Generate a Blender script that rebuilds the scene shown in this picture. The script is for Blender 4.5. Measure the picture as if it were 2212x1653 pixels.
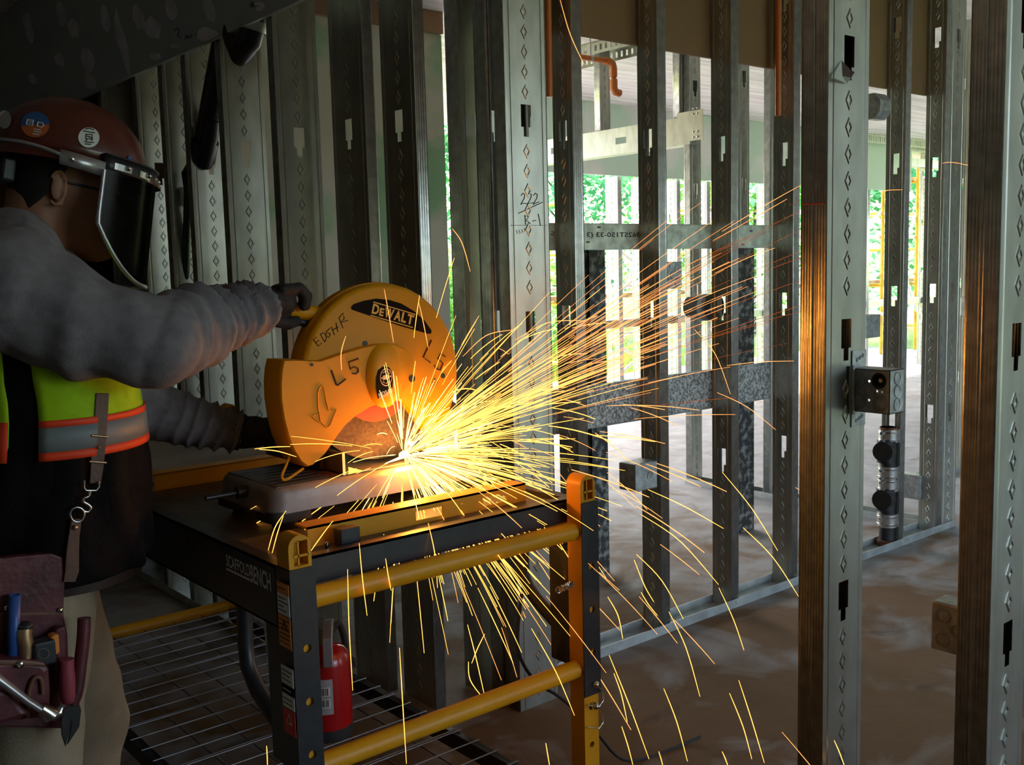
import bpy, math, random
import numpy as np
from mathutils import Vector, Matrix, noise
random.seed(7)
PI = math.pi
for o in list(bpy.data.objects): bpy.data.objects.remove(o)
SC = bpy.context.scene; COL = SC.collection
# ------------------------------------------------------------ camera
FPX, W, H, CAMZ = 2199.2, 2212, 1653, 1.33
_p, _r, _y = .11235565, -.02580838, .87484665
_f = Vector((math.cos(_y)*math.cos(_p), math.sin(_y)*math.cos(_p), -math.sin(_p)))
_rt = Vector((math.sin(_y), -math.cos(_y), 0)); _up = _rt.cross(_f)
RX = _rt*math.cos(_r)+_up*math.sin(_r); UX = -_rt*math.sin(_r)+_up*math.cos(_r); FX = _f
CAMP = Vector((0, 0, CAMZ))
cd = bpy.data.cameras.new('camera'); cam = bpy.data.objects.new('camera', cd); COL.objects.link(cam)
cd.sensor_fit = 'HORIZONTAL'; cd.sensor_width = 36; cd.lens = FPX/W*36; cd.clip_start = .05; cd.clip_end = 300
m = Matrix((RX, UX, -FX)).transposed().to_4x4(); m.translation = CAMP; cam.matrix_world = m
SC.camera = cam
def P(x, y, ax, val):
    """photo pixel -> point on the plane X/Y/Z = val"""
    d = RX*((x-W/2)/FPX)+UX*(-(y-H/2)/FPX)+FX
    i = 'XYZ'.index(ax); t = (val-CAMP[i])/d[i]
    return CAMP+d*t
# ------------------------------------------------------------ sky, sun, exposure
wd = bpy.data.worlds.new('world'); SC.world = wd; wd.use_nodes = True
nt = wd.node_tree; bg = nt.nodes['Background']
sky = nt.nodes.new('ShaderNodeTexSky'); sky.sky_type = 'NISHITA'; sky.sun_disc = False
sky.sun_elevation = math.radians(48); sky.sun_rotation = math.radians(20); sky.air_density = 1.0; sky.dust_density = 4.5; sky.ozone_density = 1.0
nt.links.new(sky.outputs[0], bg.inputs[0]); bg.inputs[1].default_value = 1.7
sl = bpy.data.lights.new('sun_offscreen', 'SUN'); sl.energy = 3.6; sl.angle = .02; sl.color = (1, .95, .86)
so = bpy.data.objects.new('sun_offscreen', sl); COL.objects.link(so)
so.rotation_euler = Vector((-.22, -.62, -.75)).to_track_quat('-Z', 'Y').to_euler()
SC.view_settings.view_transform = 'Standard'; SC.view_settings.look = 'None'
SC.view_settings.exposure = 0.12; SC.view_settings.gamma = 1; SC.view_settings.use_curve_mapping = False
# ------------------------------------------------------------ materials
def mat(name, col, rough=.6, metal=0, nscale=0, namt=.25, bump=0, bscale=60, stretch=(1, 1, 1), col2=None, thr=None, spec=.5, emit=None, estr=0, trans=0, coat=0):
    m = bpy.data.materials.new(name); m.use_nodes = True
    t = m.node_tree; b = t.nodes['Principled BSDF']
    b.inputs['Base Color'].default_value = (*col, 1); b.inputs['Roughness'].default_value = rough
    b.inputs['Metallic'].default_value = metal; b.inputs['Specular IOR Level'].default_value = spec
    if coat: b.inputs['Coat Weight'].default_value = coat
    if emit: b.inputs['Emission Color'].default_value = (*emit, 1); b.inputs['Emission Strength'].default_value = estr
    if trans: b.inputs['Transmission Weight'].default_value = trans
    if nscale or bump:
        tc = t.nodes.new('ShaderNodeTexCoord'); mp = t.nodes.new('ShaderNodeMapping'); mp.inputs['Scale'].default_value = stretch
        t.links.new(tc.outputs['Object'], mp.inputs[0])
    if nscale:
        n = t.nodes.new('ShaderNodeTexNoise'); n.inputs['Scale'].default_value = nscale; n.inputs['Detail'].default_value = 6
        t.links.new(mp.outputs[0], n.inputs[0])
        r = t.nodes.new('ShaderNodeValToRGB')
        c2 = col2 or tuple(max(0, c*(1-namt)) for c in col); c1 = col if col2 else tuple(min(1, c*(1+namt)) for c in col)
        a, z = thr or (.32, .68)
        r.color_ramp.elements[0].position = a; r.color_ramp.elements[1].position = z
        r.color_ramp.elements[0].color = (*c2, 1); r.color_ramp.elements[1].color = (*c1, 1)
        t.links.new(n.outputs[0], r.inputs[0]); t.links.new(r.outputs[0], b.inputs['Base Color'])
    if bump:
        n2 = t.nodes.new('ShaderNodeTexNoise'); n2.inputs['Scale'].default_value = bscale; n2.inputs['Detail'].default_value = 4
        t.links.new(mp.outputs[0], n2.inputs[0])
        bp = t.nodes.new('ShaderNodeBump'); bp.inputs['Strength'].default_value = bump; bp.inputs['Distance'].default_value = .01
        t.links.new(n2.outputs[0], bp.inputs['Height']); t.links.new(bp.outputs[0], b.inputs['Normal'])
    return m
M = {}
M['galv'] = mat('galvanized_steel', (.47, .475, .43), .34, .9, 22, .14, .03, 9, (1, 1, .35))
M['galv_flange'] = mat('knurled_steel', (.58, .60, .58), .3, .92, 30, .2, .08, 420)
M['galv_mottled'] = mat('spangled_steel', (.34, .36, .35), .5, .5, 30, .3, .1, 60, col2=(.05, .05, .05), thr=(.47, .66))
M['track'] = mat('track_steel', (.5, .53, .52), .45, .7, 14, .2, .05, 20)
M['board_steel'] = mat('backing_steel', (.58, .58, .57), .55, .2, 120, .3, .1, 70, col2=(.15, .14, .13), thr=(.40, .62))
M['board_green'] = mat('backing_strap_steel', (.62, .70, .60), .5, .2, 26, .3, .05, 40)
M['belt'] = mat('dark_belt_leather', (.03, .012, .008), .6)
M['screw'] = mat('screw_steel', (.6, .6, .6), .3, .9)
# --- floor: worn concrete with brown dirt
def floor_mat():
    m = bpy.data.materials.new('worn_concrete'); m.use_nodes = True; t = m.node_tree; b = t.nodes['Principled BSDF']
    tc = t.nodes.new('ShaderNodeTexCoord')
    def nz(s, d=6, dist=0., sc=(1, 1, 1)):
        mp = t.nodes.new('ShaderNodeMapping'); mp.inputs['Scale'].default_value = sc; t.links.new(tc.outputs['Object'], mp.inputs[0])
        n = t.nodes.new('ShaderNodeTexNoise'); n.inputs['Scale'].default_value = s; n.inputs['Detail'].default_value = d; n.inputs['Distortion'].default_value = dist
        t.links.new(mp.outputs[0], n.inputs[0]); return n.outputs[0]
    def ramp(i, a, z, c0, c1):
        r = t.nodes.new('ShaderNodeValToRGB'); r.color_ramp.elements[0].position = a; r.color_ramp.elements[1].position = z
        r.color_ramp.elements[0].color = c0; r.color_ramp.elements[1].color = c1; t.links.new(i, r.inputs[0]); return r.outputs[0]
    def mix(fac, a, c):
        x = t.nodes.new('ShaderNodeMix'); x.data_type = 'RGBA'; t.links.new(fac, x.inputs[0])
        for s, v in ((6, a), (7, c)):
            if isinstance(v, tuple): x.inputs[s].default_value = v
            else: t.links.new(v, x.inputs[s])
        return x.outputs[2]
    base = ramp(nz(5, 8), .3, .72, (.25, .245, .25, 1), (.38, .375, .385, 1))
    g = t.nodes.new('ShaderNodeVectorMath'); g.operation = 'DISTANCE'; t.links.new(tc.outputs['Object'], g.inputs[0]); g.inputs[1].default_value = (1.9, .4, 0)
    dist = ramp(g.outputs['Value'], 0, 1, (0, 0, 0, 1), (1, 1, 1, 1))
    mr = t.nodes.new('ShaderNodeMapRange'); mr.inputs[1].default_value = 1.2; mr.inputs[2].default_value = 4.6; mr.inputs[3].default_value = .27; mr.inputs[4].default_value = -.20
    t.links.new(g.outputs['Value'], mr.inputs[0])
    ad = t.nodes.new('ShaderNodeMath'); ad.operation = 'ADD'; t.links.new(nz(2.6, 9, 1.2), ad.inputs[0]); t.links.new(mr.outputs[0], ad.inputs[1])
    c = mix(ramp(ad.outputs[0], .40, .68, (0, 0, 0, 1), (1, 1, 1, 1)), base, (.165, .095, .05, 1))
    c = mix(ramp(nz(1.7, 7, 2.0, (1, 2.2, 1)), .60, .72, (0, 0, 0, 1), (.55, .55, .55, 1)), c, (.075, .048, .03, 1))
    t.links.new(c, b.inputs['Base Color']); b.inputs['Specular IOR Level'].default_value = .2
    t.links.new(ramp(nz(9), .3, .7, (.72, .72, .72, 1), (.95, .95, .95, 1)), b.inputs['Roughness'])
    bp = t.nodes.new('ShaderNodeBump'); bp.inputs['Strength'].default_value = .12; bp.inputs['Distance'].default_value = .01
    t.links.new(nz(40, 6), bp.inputs['Height']); t.links.new(bp.outputs[0], b.inputs['Normal'])
    return m
M['floor'] = floor_mat()
M['ceiling'] = mat('board_formed_concrete', (.80, .77, .78), .85, 0, 3.2, .2, .25, 5, (.35, 5, 1), col2=(.58, .55, .56), thr=(.36, .60))
M['gyp_brown'] = mat('brown_drywall_back', (.27, .16, .085), .85, 0, 2, .12)
M['gyp_green'] = mat('green_drywall', (.24, .40, .24), .8, 0, 1.4, .3, col2=(.52, .49, .42), thr=(.52, .60))
M['gyp_light'] = mat('pale_green_drywall', (.56, .70, .60), .8, 0, .8, .3, col2=(.78, .76, .75), thr=(.40, .46))
M['gyp_taped'] = mat('taped_grey_drywall', (.46, .49, .49), .75, 0, 5.5, .3, col2=(.56, .53, .57), thr=(.30, .36), stretch=(1, 2.2, .75))
M['gyp_edge'] = mat('gypsum_core', (.5, .5, .48), .9)
M['black'] = mat('black_powder_coat', (.018, .018, .022), .42, 0, 40, .3)
M['blackgloss'] = mat('black_gloss_pipe', (.012, .012, .014), .25)
M['rubber'] = mat('black_rubber', (.02, .02, .02), .7)
M['yellow'] = mat('yellow_paint', (.70, .31, .008), .42, 0, 6, .12, spec=.3)
M['sawyellow'] = mat('saw_yellow_paint', (.80, .33, .004), .48, 0, 9, .08, spec=.25)
M['deck'] = mat('dirty_deck_plate', (.10, .075, .06), .45, .3, 9, .45, .1, 40)
M['deckboard'] = mat('pale_deck_board', (.32, .29, .25), .6, 0, 5, .2)
M['alu'] = mat('brushed_aluminium', (.5, .5, .54), .33, .8, 8, .15)
M['alu_dirty'] = mat('dusty_base_steel', (.34, .32, .33), .5, .35, 9, .25, .05, 40, col2=(.22, .15, .11), thr=(.35, .6))
M['wheel'] = mat('abrasive_wheel', (.06, .045, .04), .85, 0, 120, .4)
M['redguard'] = mat('red_flange', (.75, .05, .012), .4)
M['decal_black'] = mat('black_decal', (.012, .008, .007), .75, spec=.1)
M['decal_white'] = mat('white_decal', (.72, .72, .72), .55)
M['decal_yellow'] = mat('yellow_decal', (.85, .48, .06), .5)
M['decal_orange'] = mat('orange_decal', (.75, .22, .03), .5)
M['decal_red'] = mat('red_decal', (.6, .02, .02), .5)
M['decal_grey'] = mat('grey_decal', (.42, .42, .45), .5)
M['marker'] = mat('black_marker', (.02, .015, .012), .6)
M['marker_red'] = mat('brown_marker', (.09, .015, .008), .6)
M['redpaint'] = mat('extinguisher_red', (.42, .006, .008), .25, coat=.5)
M['wire'] = mat('zinc_wire', (.22, .22, .23), .4, .8)
M['orange_pipe'] = mat('orange_cpvc', (.62, .17, .035), .38)
M['box'] = mat('galvanized_box', (.40, .42, .42), .45, .7, 40, .3, .1, 60)
M['iron'] = mat('cast_iron', (.025, .024, .024), .5, .3, 40, .3)
M['clamp'] = mat('clamp_steel', (.5, .48, .46), .35, .85)
M['rust'] = mat('rusty_iron', (.13, .05, .02), .8, 0, 40, .5)
M['cloth'] = mat('grey_sweatshirt', (.20, .182, .20), .95, 0, 40, .14, .14, 260, spec=.1)
M['vest'] = mat('hivis_mesh', (.38, .62, .01), .7, 0, 40, .12, spec=.2)
M['vest_orange'] = mat('orange_tape', (.9, .06, .012), .6)
M['vest_grey'] = mat('reflective_tape', (.20, .21, .22), .55)
M['darkcloth'] = mat('black_canvas', (.007, .006, .0065), .9, 0, 30, .3, .3, 120, spec=.1)
M['pants'] = mat('khaki_denim', (.36, .28, .19), .95, 0, 8, .25, .2, 200, spec=.1)
M['glove'] = mat('black_glove', (.022, .018, .018), .75, 0, 50, .4, .3, 160)
M['skin'] = mat('skin', (.30, .13, .075), .55, 0, 20, .1)
M['hair'] = mat('black_hair', (.010, .008, .008), .7, 0, 90, .5, .5, 300, (1, 1, 4))
M['helmet'] = mat('maroon_helmet', (.085, .012, .007), .3, 0, 12, .15, coat=.3)
M['leather'] = mat('maroon_leather', (.10, .018, .024), .42, 0, 14, .45, .15, 60)
M['strap'] = mat('brown_leather_strap', (.14, .055, .03), .5, 0, 20, .3, .1, 80)
M['brass'] = mat('worn_brass', (.55, .36, .2), .35, .85)
M['chrome'] = mat('chrome', (.6, .6, .6), .15, 1)
M['blueplastic'] = mat('blue_tube', (.03, .09, .32), .4)
M['pinkplastic'] = mat('faded_red_grip', (.30, .045, .06), .5)
M['wood'] = mat('worn_wood', (.10, .045, .02), .6, 0, 20, .3)
M['scaf_yellow'] = mat('scaffold_yellow', (.85, .48, .04), .45, 0, 5, .3)
M['scaf_white'] = mat('galvanized_brace', (.75, .75, .75), .45, .2)
M['leaf'] = mat('leaf_green', (.20, .46, .10), .6, 0, .9, .5)
M['leaf2'] = mat('leaf_dark_green', (.10, .34, .16), .6, 0, 1.2, .5)
def leafy(m, c):
    t = m.node_tree; b = t.nodes['Principled BSDF']; tr = t.nodes.new('ShaderNodeBsdfTranslucent'); tr.inputs[0].default_value = (*c, 1)
    mx = t.nodes.new('ShaderNodeMixShader'); mx.inputs[0].default_value = .45; t.links.new(b.outputs[0], mx.inputs[1]); t.links.new(tr.outputs[0], mx.inputs[2]); t.links.new(mx.outputs[0], t.nodes['Material Output'].inputs[0])
leafy(M['leaf'], (.30, .62, .10)); leafy(M['leaf2'], (.14, .50, .20))
M['bark'] = mat('bark', (.12, .10, .08), .9)
M['earth'] = mat('earth_and_grass', (.26, .36, .12), .95, 0, 1.5, .5)
M['grass'] = mat('grass_blades', (.28, .50, .12), .7, 0, 1.2, .4)
leafy(M['grass'], (.35, .60, .12))
M['planks'] = mat('scaffold_plank', (.55, .36, .20), .8, 0, 3, .3)
def visor_mat():
    m = bpy.data.materials.new('dark_visor'); m.use_nodes = True; t = m.node_tree; t.nodes.remove(t.nodes['Principled BSDF'])
    out = t.nodes['Material Output']; tr = t.nodes.new('ShaderNodeBsdfTransparent'); tr.inputs[0].default_value = (.075, .06, .055, 1)
    gl = t.nodes.new('ShaderNodeBsdfGlossy'); gl.inputs['Roughness'].default_value = .2
    fr = t.nodes.new('ShaderNodeValue'); fr.outputs[0].default_value = .010
    mx = t.nodes.new('ShaderNodeMixShader'); t.links.new(fr.outputs[0], mx.inputs[0]); t.links.new(tr.outputs[0], mx.inputs[1]); t.links.new(gl.outputs[0], mx.inputs[2])
    t.links.new(mx.outputs[0], out.inputs[0]); return m
M['visor'] = visor_mat()
def spark_mat(name, col, s):
    m = bpy.data.materials.new(name); m.use_nodes = True; t = m.node_tree; t.nodes.remove(t.nodes['Principled BSDF'])
    e = t.nodes.new('ShaderNodeEmission'); e.inputs[0].default_value = (*col, 1); e.inputs[1].default_value = s
    t.links.new(e.outputs[0], t.nodes['Material Output'].inputs[0]); return m
M['spark_hot'] = spark_mat('white_hot_spark', (1, .60, .15), 6.5)
M['spark'] = spark_mat('orange_spark', (1, .40, .06), 4.0)
M['spark_cool'] = spark_mat('dull_orange_spark', (1, .34, .09), 2.2)
# ------------------------------------------------------------ mesh helpers
ORG = {}
class MB:
    def __init__(s): s.v = []; s.f = []; s.mi = []
    def add(s, vs, fs, mi=0):
        n = len(s.v); s.v += [tuple(p) for p in vs]; s.f += [tuple(i+n for i in f) for f in fs]; s.mi += [mi]*len(fs); return s
    def box(s, x0, x1, y0, y1, z0, z1, mi=0):
        return s.add([(x, y, z) for z in (z0, z1) for y in (y0, y1) for x in (x0, x1)], [(0, 2, 3, 1), (4, 5, 7, 6), (0, 1, 5, 4), (2, 6, 7, 3), (0, 4, 6, 2), (1, 3, 7, 5)], mi)
    def obox(s, c, ax, ay, az, hx, hy, hz, mi=0):
        c = Vector(c); ax, ay, az = (Vector(a).normalized() for a in (ax, ay, az))
        return s.add([c+ax*x*hx+ay*y*hy+az*z*hz for z in (-1, 1) for y in (-1, 1) for x in (-1, 1)], [(0, 2, 3, 1), (4, 5, 7, 6), (0, 1, 5, 4), (2, 6, 7, 3), (0, 4, 6, 2), (1, 3, 7, 5)], mi)
    def tube(s, pts, r, n=10, cap=True, closed=False, mi=0, flat=1.0, up=None):
        pts = [Vector(p) for p in pts]; k = len(pts); rs = r if isinstance(r, (list, tuple)) else [r]*k
        d0 = (pts[1]-pts[0]).normalized(); a = Vector(up) if up else (Vector((0, 0, 1)) if abs(d0.z) < .9 else Vector((1, 0, 0)))
        rings = []
        for i in range(k):
            if closed: d = pts[(i+1) % k]-pts[i-1]
            else: d = pts[min(i+1, k-1)]-pts[max(i-1, 0)]
            d.normalize(); x = (a-d*a.dot(d)); x.normalize(); y = d.cross(x); a = x
            rings.append([pts[i]+(x*math.cos(2*PI*j/n)*flat+y*math.sin(2*PI*j/n))*rs[i] for j in range(n)])
        return s.loft(rings, cap and not closed, closed, mi)
    def loft(s, rings, cap=True, closed=False, mi=0, wrap=True):
        n = len(rings[0]); vs = [p for r in rings for p in r]; fs = []; k = len(rings)
        for i in range(k if closed else k-1):
            for j in range(n if wrap else n-1):
                fs.append((i*n+j, i*n+(j+1) % n, ((i+1) % k)*n+(j+1) % n, ((i+1) % k)*n+j))
        if cap: fs += [tuple(reversed(range(n))), tuple(range((k-1)*n, k*n))]
        return s.add(vs, fs, mi)
    def prism(s, poly, vec, mi=0):
        n = len(poly); a = [Vector(p) for p in poly]; b = [p+Vector(vec) for p in a]
        return s.add(a+b, [tuple(range(n)), tuple(reversed(range(n, 2*n)))]+[(i, i+n, (i+1) % n+n, (i+1) % n) for i in range(n)], mi)
    def cyl(s, a, b, r, n=16, mi=0): return s.tube([a, b], r, n, mi=mi)
    def ell(s, c, rx, ry, rz, n=16, m=10, B=None, mi=0):
        c = Vector(c); B = B or Matrix.Identity(3); rings = []
        for i in range(1, m):
            t = PI*i/m
            rings.append([c+B@Vector((rx*math.sin(t)*math.cos(2*PI*j/n), ry*math.sin(t)*math.sin(2*PI*j/n), rz*math.cos(t))) for j in range(n)])
        k = len(s.v); s.loft(rings, False, False, mi)
        s.v += [tuple(c+B@Vector((0, 0, rz))), tuple(c-B@Vector((0, 0, rz)))]; T = len(s.v)-2
        for j in range(n): s.f += [(T, k+(j+1) % n, k+j), (T+1, k+(m-2)*n+j, k+(m-2)*n+(j+1) % n)]; s.mi += [mi, mi]
        return s
    def mesh(s, name, mats, org=Vector(), smooth=None):
        me = bpy.data.meshes.new(name); me.from_pydata([tuple(Vector(p)-org) for p in s.v], [], s.f)
        for mm in mats: me.materials.append(mm)
        if len(mats) > 1: me.polygons.foreach_set('material_index', s.mi)
        if smooth is not None:
            me.polygons.foreach_set('use_smooth', [True]*len(me.polygons)); me.set_sharp_from_angle(angle=math.radians(smooth))
        me.update(); return me
    def build(s, name, mats, parent=None, smooth=None, bevel=0, solid=0, org=None, sub=0):
        mats = [M[x] if isinstance(x, str) else x for x in (mats if isinstance(mats, (list, tuple)) else [mats])]
        if parent is None:
            if org is None:
                a = np.array(s.v); org = Vector(((a[:, 0].min()+a[:, 0].max())/2, (a[:, 1].min()+a[:, 1].max())/2, a[:, 2].min()))
            org = Vector(org)
        else: org = ORG[parent]
        o = bpy.data.objects.new(name, s.mesh(name, mats, org, smooth)); COL.objects.link(o)
        if parent is None: o.location = org
        else: o.parent = parent
        ORG[o] = org
        if solid: d = o.modifiers.new('solid', 'SOLIDIFY'); d.thickness = solid; d.offset = 0
        if bevel:
            d = o.modifiers.new('bevel', 'BEVEL'); d.width = bevel; d.segments = 2; d.limit_method = 'ANGLE'; d.angle_limit = .6; d.use_clamp_overlap = True
        if sub: d = o.modifiers.new('sub', 'SUBSURF'); d.levels = d.render_levels = sub
        return o
def tag(o, label, cat=None, group=None, kind=None):
    if label: o['label'] = label
    if cat: o['category'] = cat
    if group: o['group'] = group
    if kind: o['kind'] = kind
    return o
def thing(name, label, cat, loc, group=None):
    o = bpy.data.objects.new(name, None); COL.objects.link(o); o.location = loc; o.empty_display_size = .05
    ORG[o] = Vector(loc); return tag(o, label, cat, group)
def struct(o): o['kind'] = 'structure'; return o
def cut(host, holes, name, m_, parent, smooth=None):
    """host shape with real openings"""
    import bmesh
    ob = []
    for q in (host, holes):
        me = bpy.data.meshes.new('tmp'); me.from_pydata([tuple(p) for p in q.v], [], q.f); bm = bmesh.new(); bm.from_mesh(me); bmesh.ops.recalc_face_normals(bm, faces=bm.faces); bm.to_mesh(me); bm.free()
        o = bpy.data.objects.new('tmp', me); COL.objects.link(o); ob.append(o)
    d = ob[0].modifiers.new('b', 'BOOLEAN'); d.operation = 'DIFFERENCE'; d.solver = 'EXACT'; d.use_self = True; d.object = ob[1]
    dg = bpy.context.evaluated_depsgraph_get(); dg.update(); r = bpy.data.meshes.new_from_object(ob[0].evaluated_get(dg))
    for o in ob: bpy.data.objects.remove(o)
    q = MB(); q.add([v.co for v in r.vertices], [tuple(p.vertices) for p in r.polygons]); bpy.data.meshes.remove(r)
    return q.build(name, m_, parent, smooth=smooth)
def text_mesh(body, bold=0.0, res=3):
    c = bpy.data.curves.new('txt', 'FONT'); c.body = body; c.size = 1; c.offset = bold; c.resolution_u = res; c.fill_mode = 'FRONT'
    o = bpy.data.objects.new('txt', c); COL.objects.link(o)
    dg = bpy.context.evaluated_depsgraph_get(); dg.update()
    me = bpy.data.meshes.new_from_object(o.evaluated_get(dg)); bpy.data.objects.remove(o); bpy.data.curves.remove(c)
    vs = np.array([v.co[:] for v in me.vertices]); fs = [tuple(p.vertices) for p in me.polygons]; bpy.data.meshes.remove(me)
    vs[:, 0] -= vs[:, 0].min(); return vs, fs
def put_text(mb, body, p0, right, up, height, width=None, bold=0.0, mi=0, proud=None):
    vs, fs = text_mesh(body, bold); hh = .70
    right = Vector(right).normalized(); up = Vector(up); up = (up-right*up.dot(right)).normalized()
    sx = (width/vs[:, 0].max()) if width else height/hh; sy = height/hh; p0 = Vector(p0)
    return mb.add([p0+right*(v[0]*sx)+up*(v[1]*sy) for v in vs], fs, mi)
def stroke(mb, pts, r=.0012, mi=0):
    return mb.tube(pts, r, 5, mi=mi)
def remesh(mb, name, material, voxel, smooth_it=6, parent=None, org=None, fold=None, smooth=180):
    """one continuous skin over overlapping closed pieces"""
    me = bpy.data.meshes.new('tmp'); me.from_pydata([tuple(p) for p in mb.v], [], mb.f)
    o = bpy.data.objects.new('tmp', me); COL.objects.link(o)
    d = o.modifiers.new('r', 'REMESH'); d.mode = 'VOXEL'; d.voxel_size = voxel
    if smooth_it: d = o.modifiers.new('s', 'SMOOTH'); d.factor = .5; d.iterations = smooth_it
    dg = bpy.context.evaluated_depsgraph_get(); dg.update()
    r = bpy.data.meshes.new_from_object(o.evaluated_get(dg)); bpy.data.objects.remove(o); bpy.data.meshes.remove(me)
    org = ORG[parent] if parent is not None else Vector(org)
    co = [v.co.copy() for v in r.vertices]; no = [v.normal.copy() for v in r.vertices]
    for i, v in enumerate(r.vertices):
        p = co[i]
        if fold: p = p+no[i]*fold(p, no[i])
        v.co = p-org
    r.materials.clear(); r.materials.append(M[material]); r.polygons.foreach_set('use_smooth', [True]*len(r.polygons)); r.update()
    q = bpy.data.objects.new(name, r); COL.objects.link(q); ORG[q] = org
    if parent is not None: q.parent = parent
    else: q.location = org
    return q
# ============================================================ structure
ZC = 2.72
struct(MB().box(-4, 14, -4.2, 8.7, -.25, 0).build('floor', 'floor', org=(0, 0, 0)))
struct(MB().box(-4, 14, -4.2, 8.0, ZC, ZC+.3).build('ceiling', 'ceiling', org=(0, 0, ZC)))
struct(MB().box(-4, 1.9, -3.3, -3.2, 0, ZC).build('light_block_wall_near', 'gyp_taped'))  # unseen wall added to cut daylight on the worker and left studs
struct(MB().box(6.9, 14, -3.3, -3.2, 0, ZC).build('light_block_wall_near_right', 'gyp_taped'))  # out-of-view wall put in to dim what the near jamb webs reflect
struct(MB().box(13.2, 13.3, -3.2, 2.4, 0, ZC).build('light_block_wall_right_end', 'gyp_taped'))  # added out of view to block daylight from the open right end
struct(MB().box(-4.1, -4, -4.2, 7, 0, ZC).build('wall_behind', 'gyp_taped'))
struct(MB().box(-4, 1.72, 6.9, 7, 0, ZC).build('wall_left', 'gyp_brown'))
w = MB().box(1.705, 1.718, 4.25, 6.9, 0, ZC); struct(w.build('wall_left_back', 'gyp_brown'))
w = MB().box(1.534, 1.549, 2.55, 6.9, 2.127, ZC)
struct(w.build('wall_left_header', 'gyp_taped', bevel=.002))
struct(MB().box(1.73, 3.42, 4.62, 4.64, 0, 2.60).build('wall_green', 'gyp_green'))
struct(MB().box(1.73, 3.42, 4.60, 4.64, 2.604, ZC).build('trim_1', 'gyp_brown'))
struct(MB().box(2.05, 4.67, 2.487, 2.503, 2.083, ZC).build('wall_right_header', ['gyp_brown'], bevel=.002))
struct(MB().box(5.0, 11.6, 6.36, 6.39, 2.11, ZC).build('wall_far_header', 'gyp_light', bevel=.003))
# taped joint compound patches on the grey header panel
mb = MB(); random.seed(3)
for px, py, pw, ph in [(62, 60, 10, 70), (133, 30, 9, 60), (160, 62, 12, 40), (190, 130, 14, 60), (228, 40, 10, 55), (265, 95, 10, 150), (300, 40, 13, 55), (330, 62, 19, 50), (370, 20, 12, 50), (452, 20, 14, 55), (448, 75, 26, 30), (335, 122, 13, 16), (380, 100, 12, 10), (560, 14, 12, 20), (195, 175, 14, 34), (130, 130, 10, 30), (70, 170, 9, 24)]:
    c = P(px, py, 'X', 1.5335); pts = []
    for k in range(12):
        a = 2*PI*k/12; r = .8+.35*random.random()
        q = P(px+pw*r*math.cos(a)+.10*ph*math.sin(a), py+ph*.5*r*math.sin(a), 'X', 1.5335); pts.append(q)
    if min(p.z for p in pts) < 2.13 or max(p.z for p in pts) > ZC-.01:
        for p in pts: p.z = min(max(p.z, 2.131), ZC-.01)
    mb.prism(pts, (-.0008, 0, 0))
M['compound'] = mat('joint_compound', (.80, .74, .80), .8, 0, 12, .15)
hdr = bpy.data.objects['wall_left_header']
mb.build('joint_compound_patches', 'compound', hdr)['kind'] = 'stuff'
mb = MB()
def scr(px, py, dirs, ax, val, r=.0012):
    pts = [P(px+a, py+b, ax, val) for a, b in dirs]; stroke(mb, pts, r)
scr(540, 3, [(0, 0), (12, 16), (6, 2), (2, 14)], 'X', 1.5325); scr(540, 10, [(-2, 0), (18, 4)], 'X', 1.5325)
scr(377, 66, [(0, 0), (6, -6), (10, 0), (6, 12), (10, 14), (14, 12)], 'X', 1.5325)
scr(400, 76, [(0, 8), (2, 0), (5, 7), (8, 1), (11, 6), (15, -2)], 'X', 1.5325)
mb.build('pencil_marks', 'marker', hdr)
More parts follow.
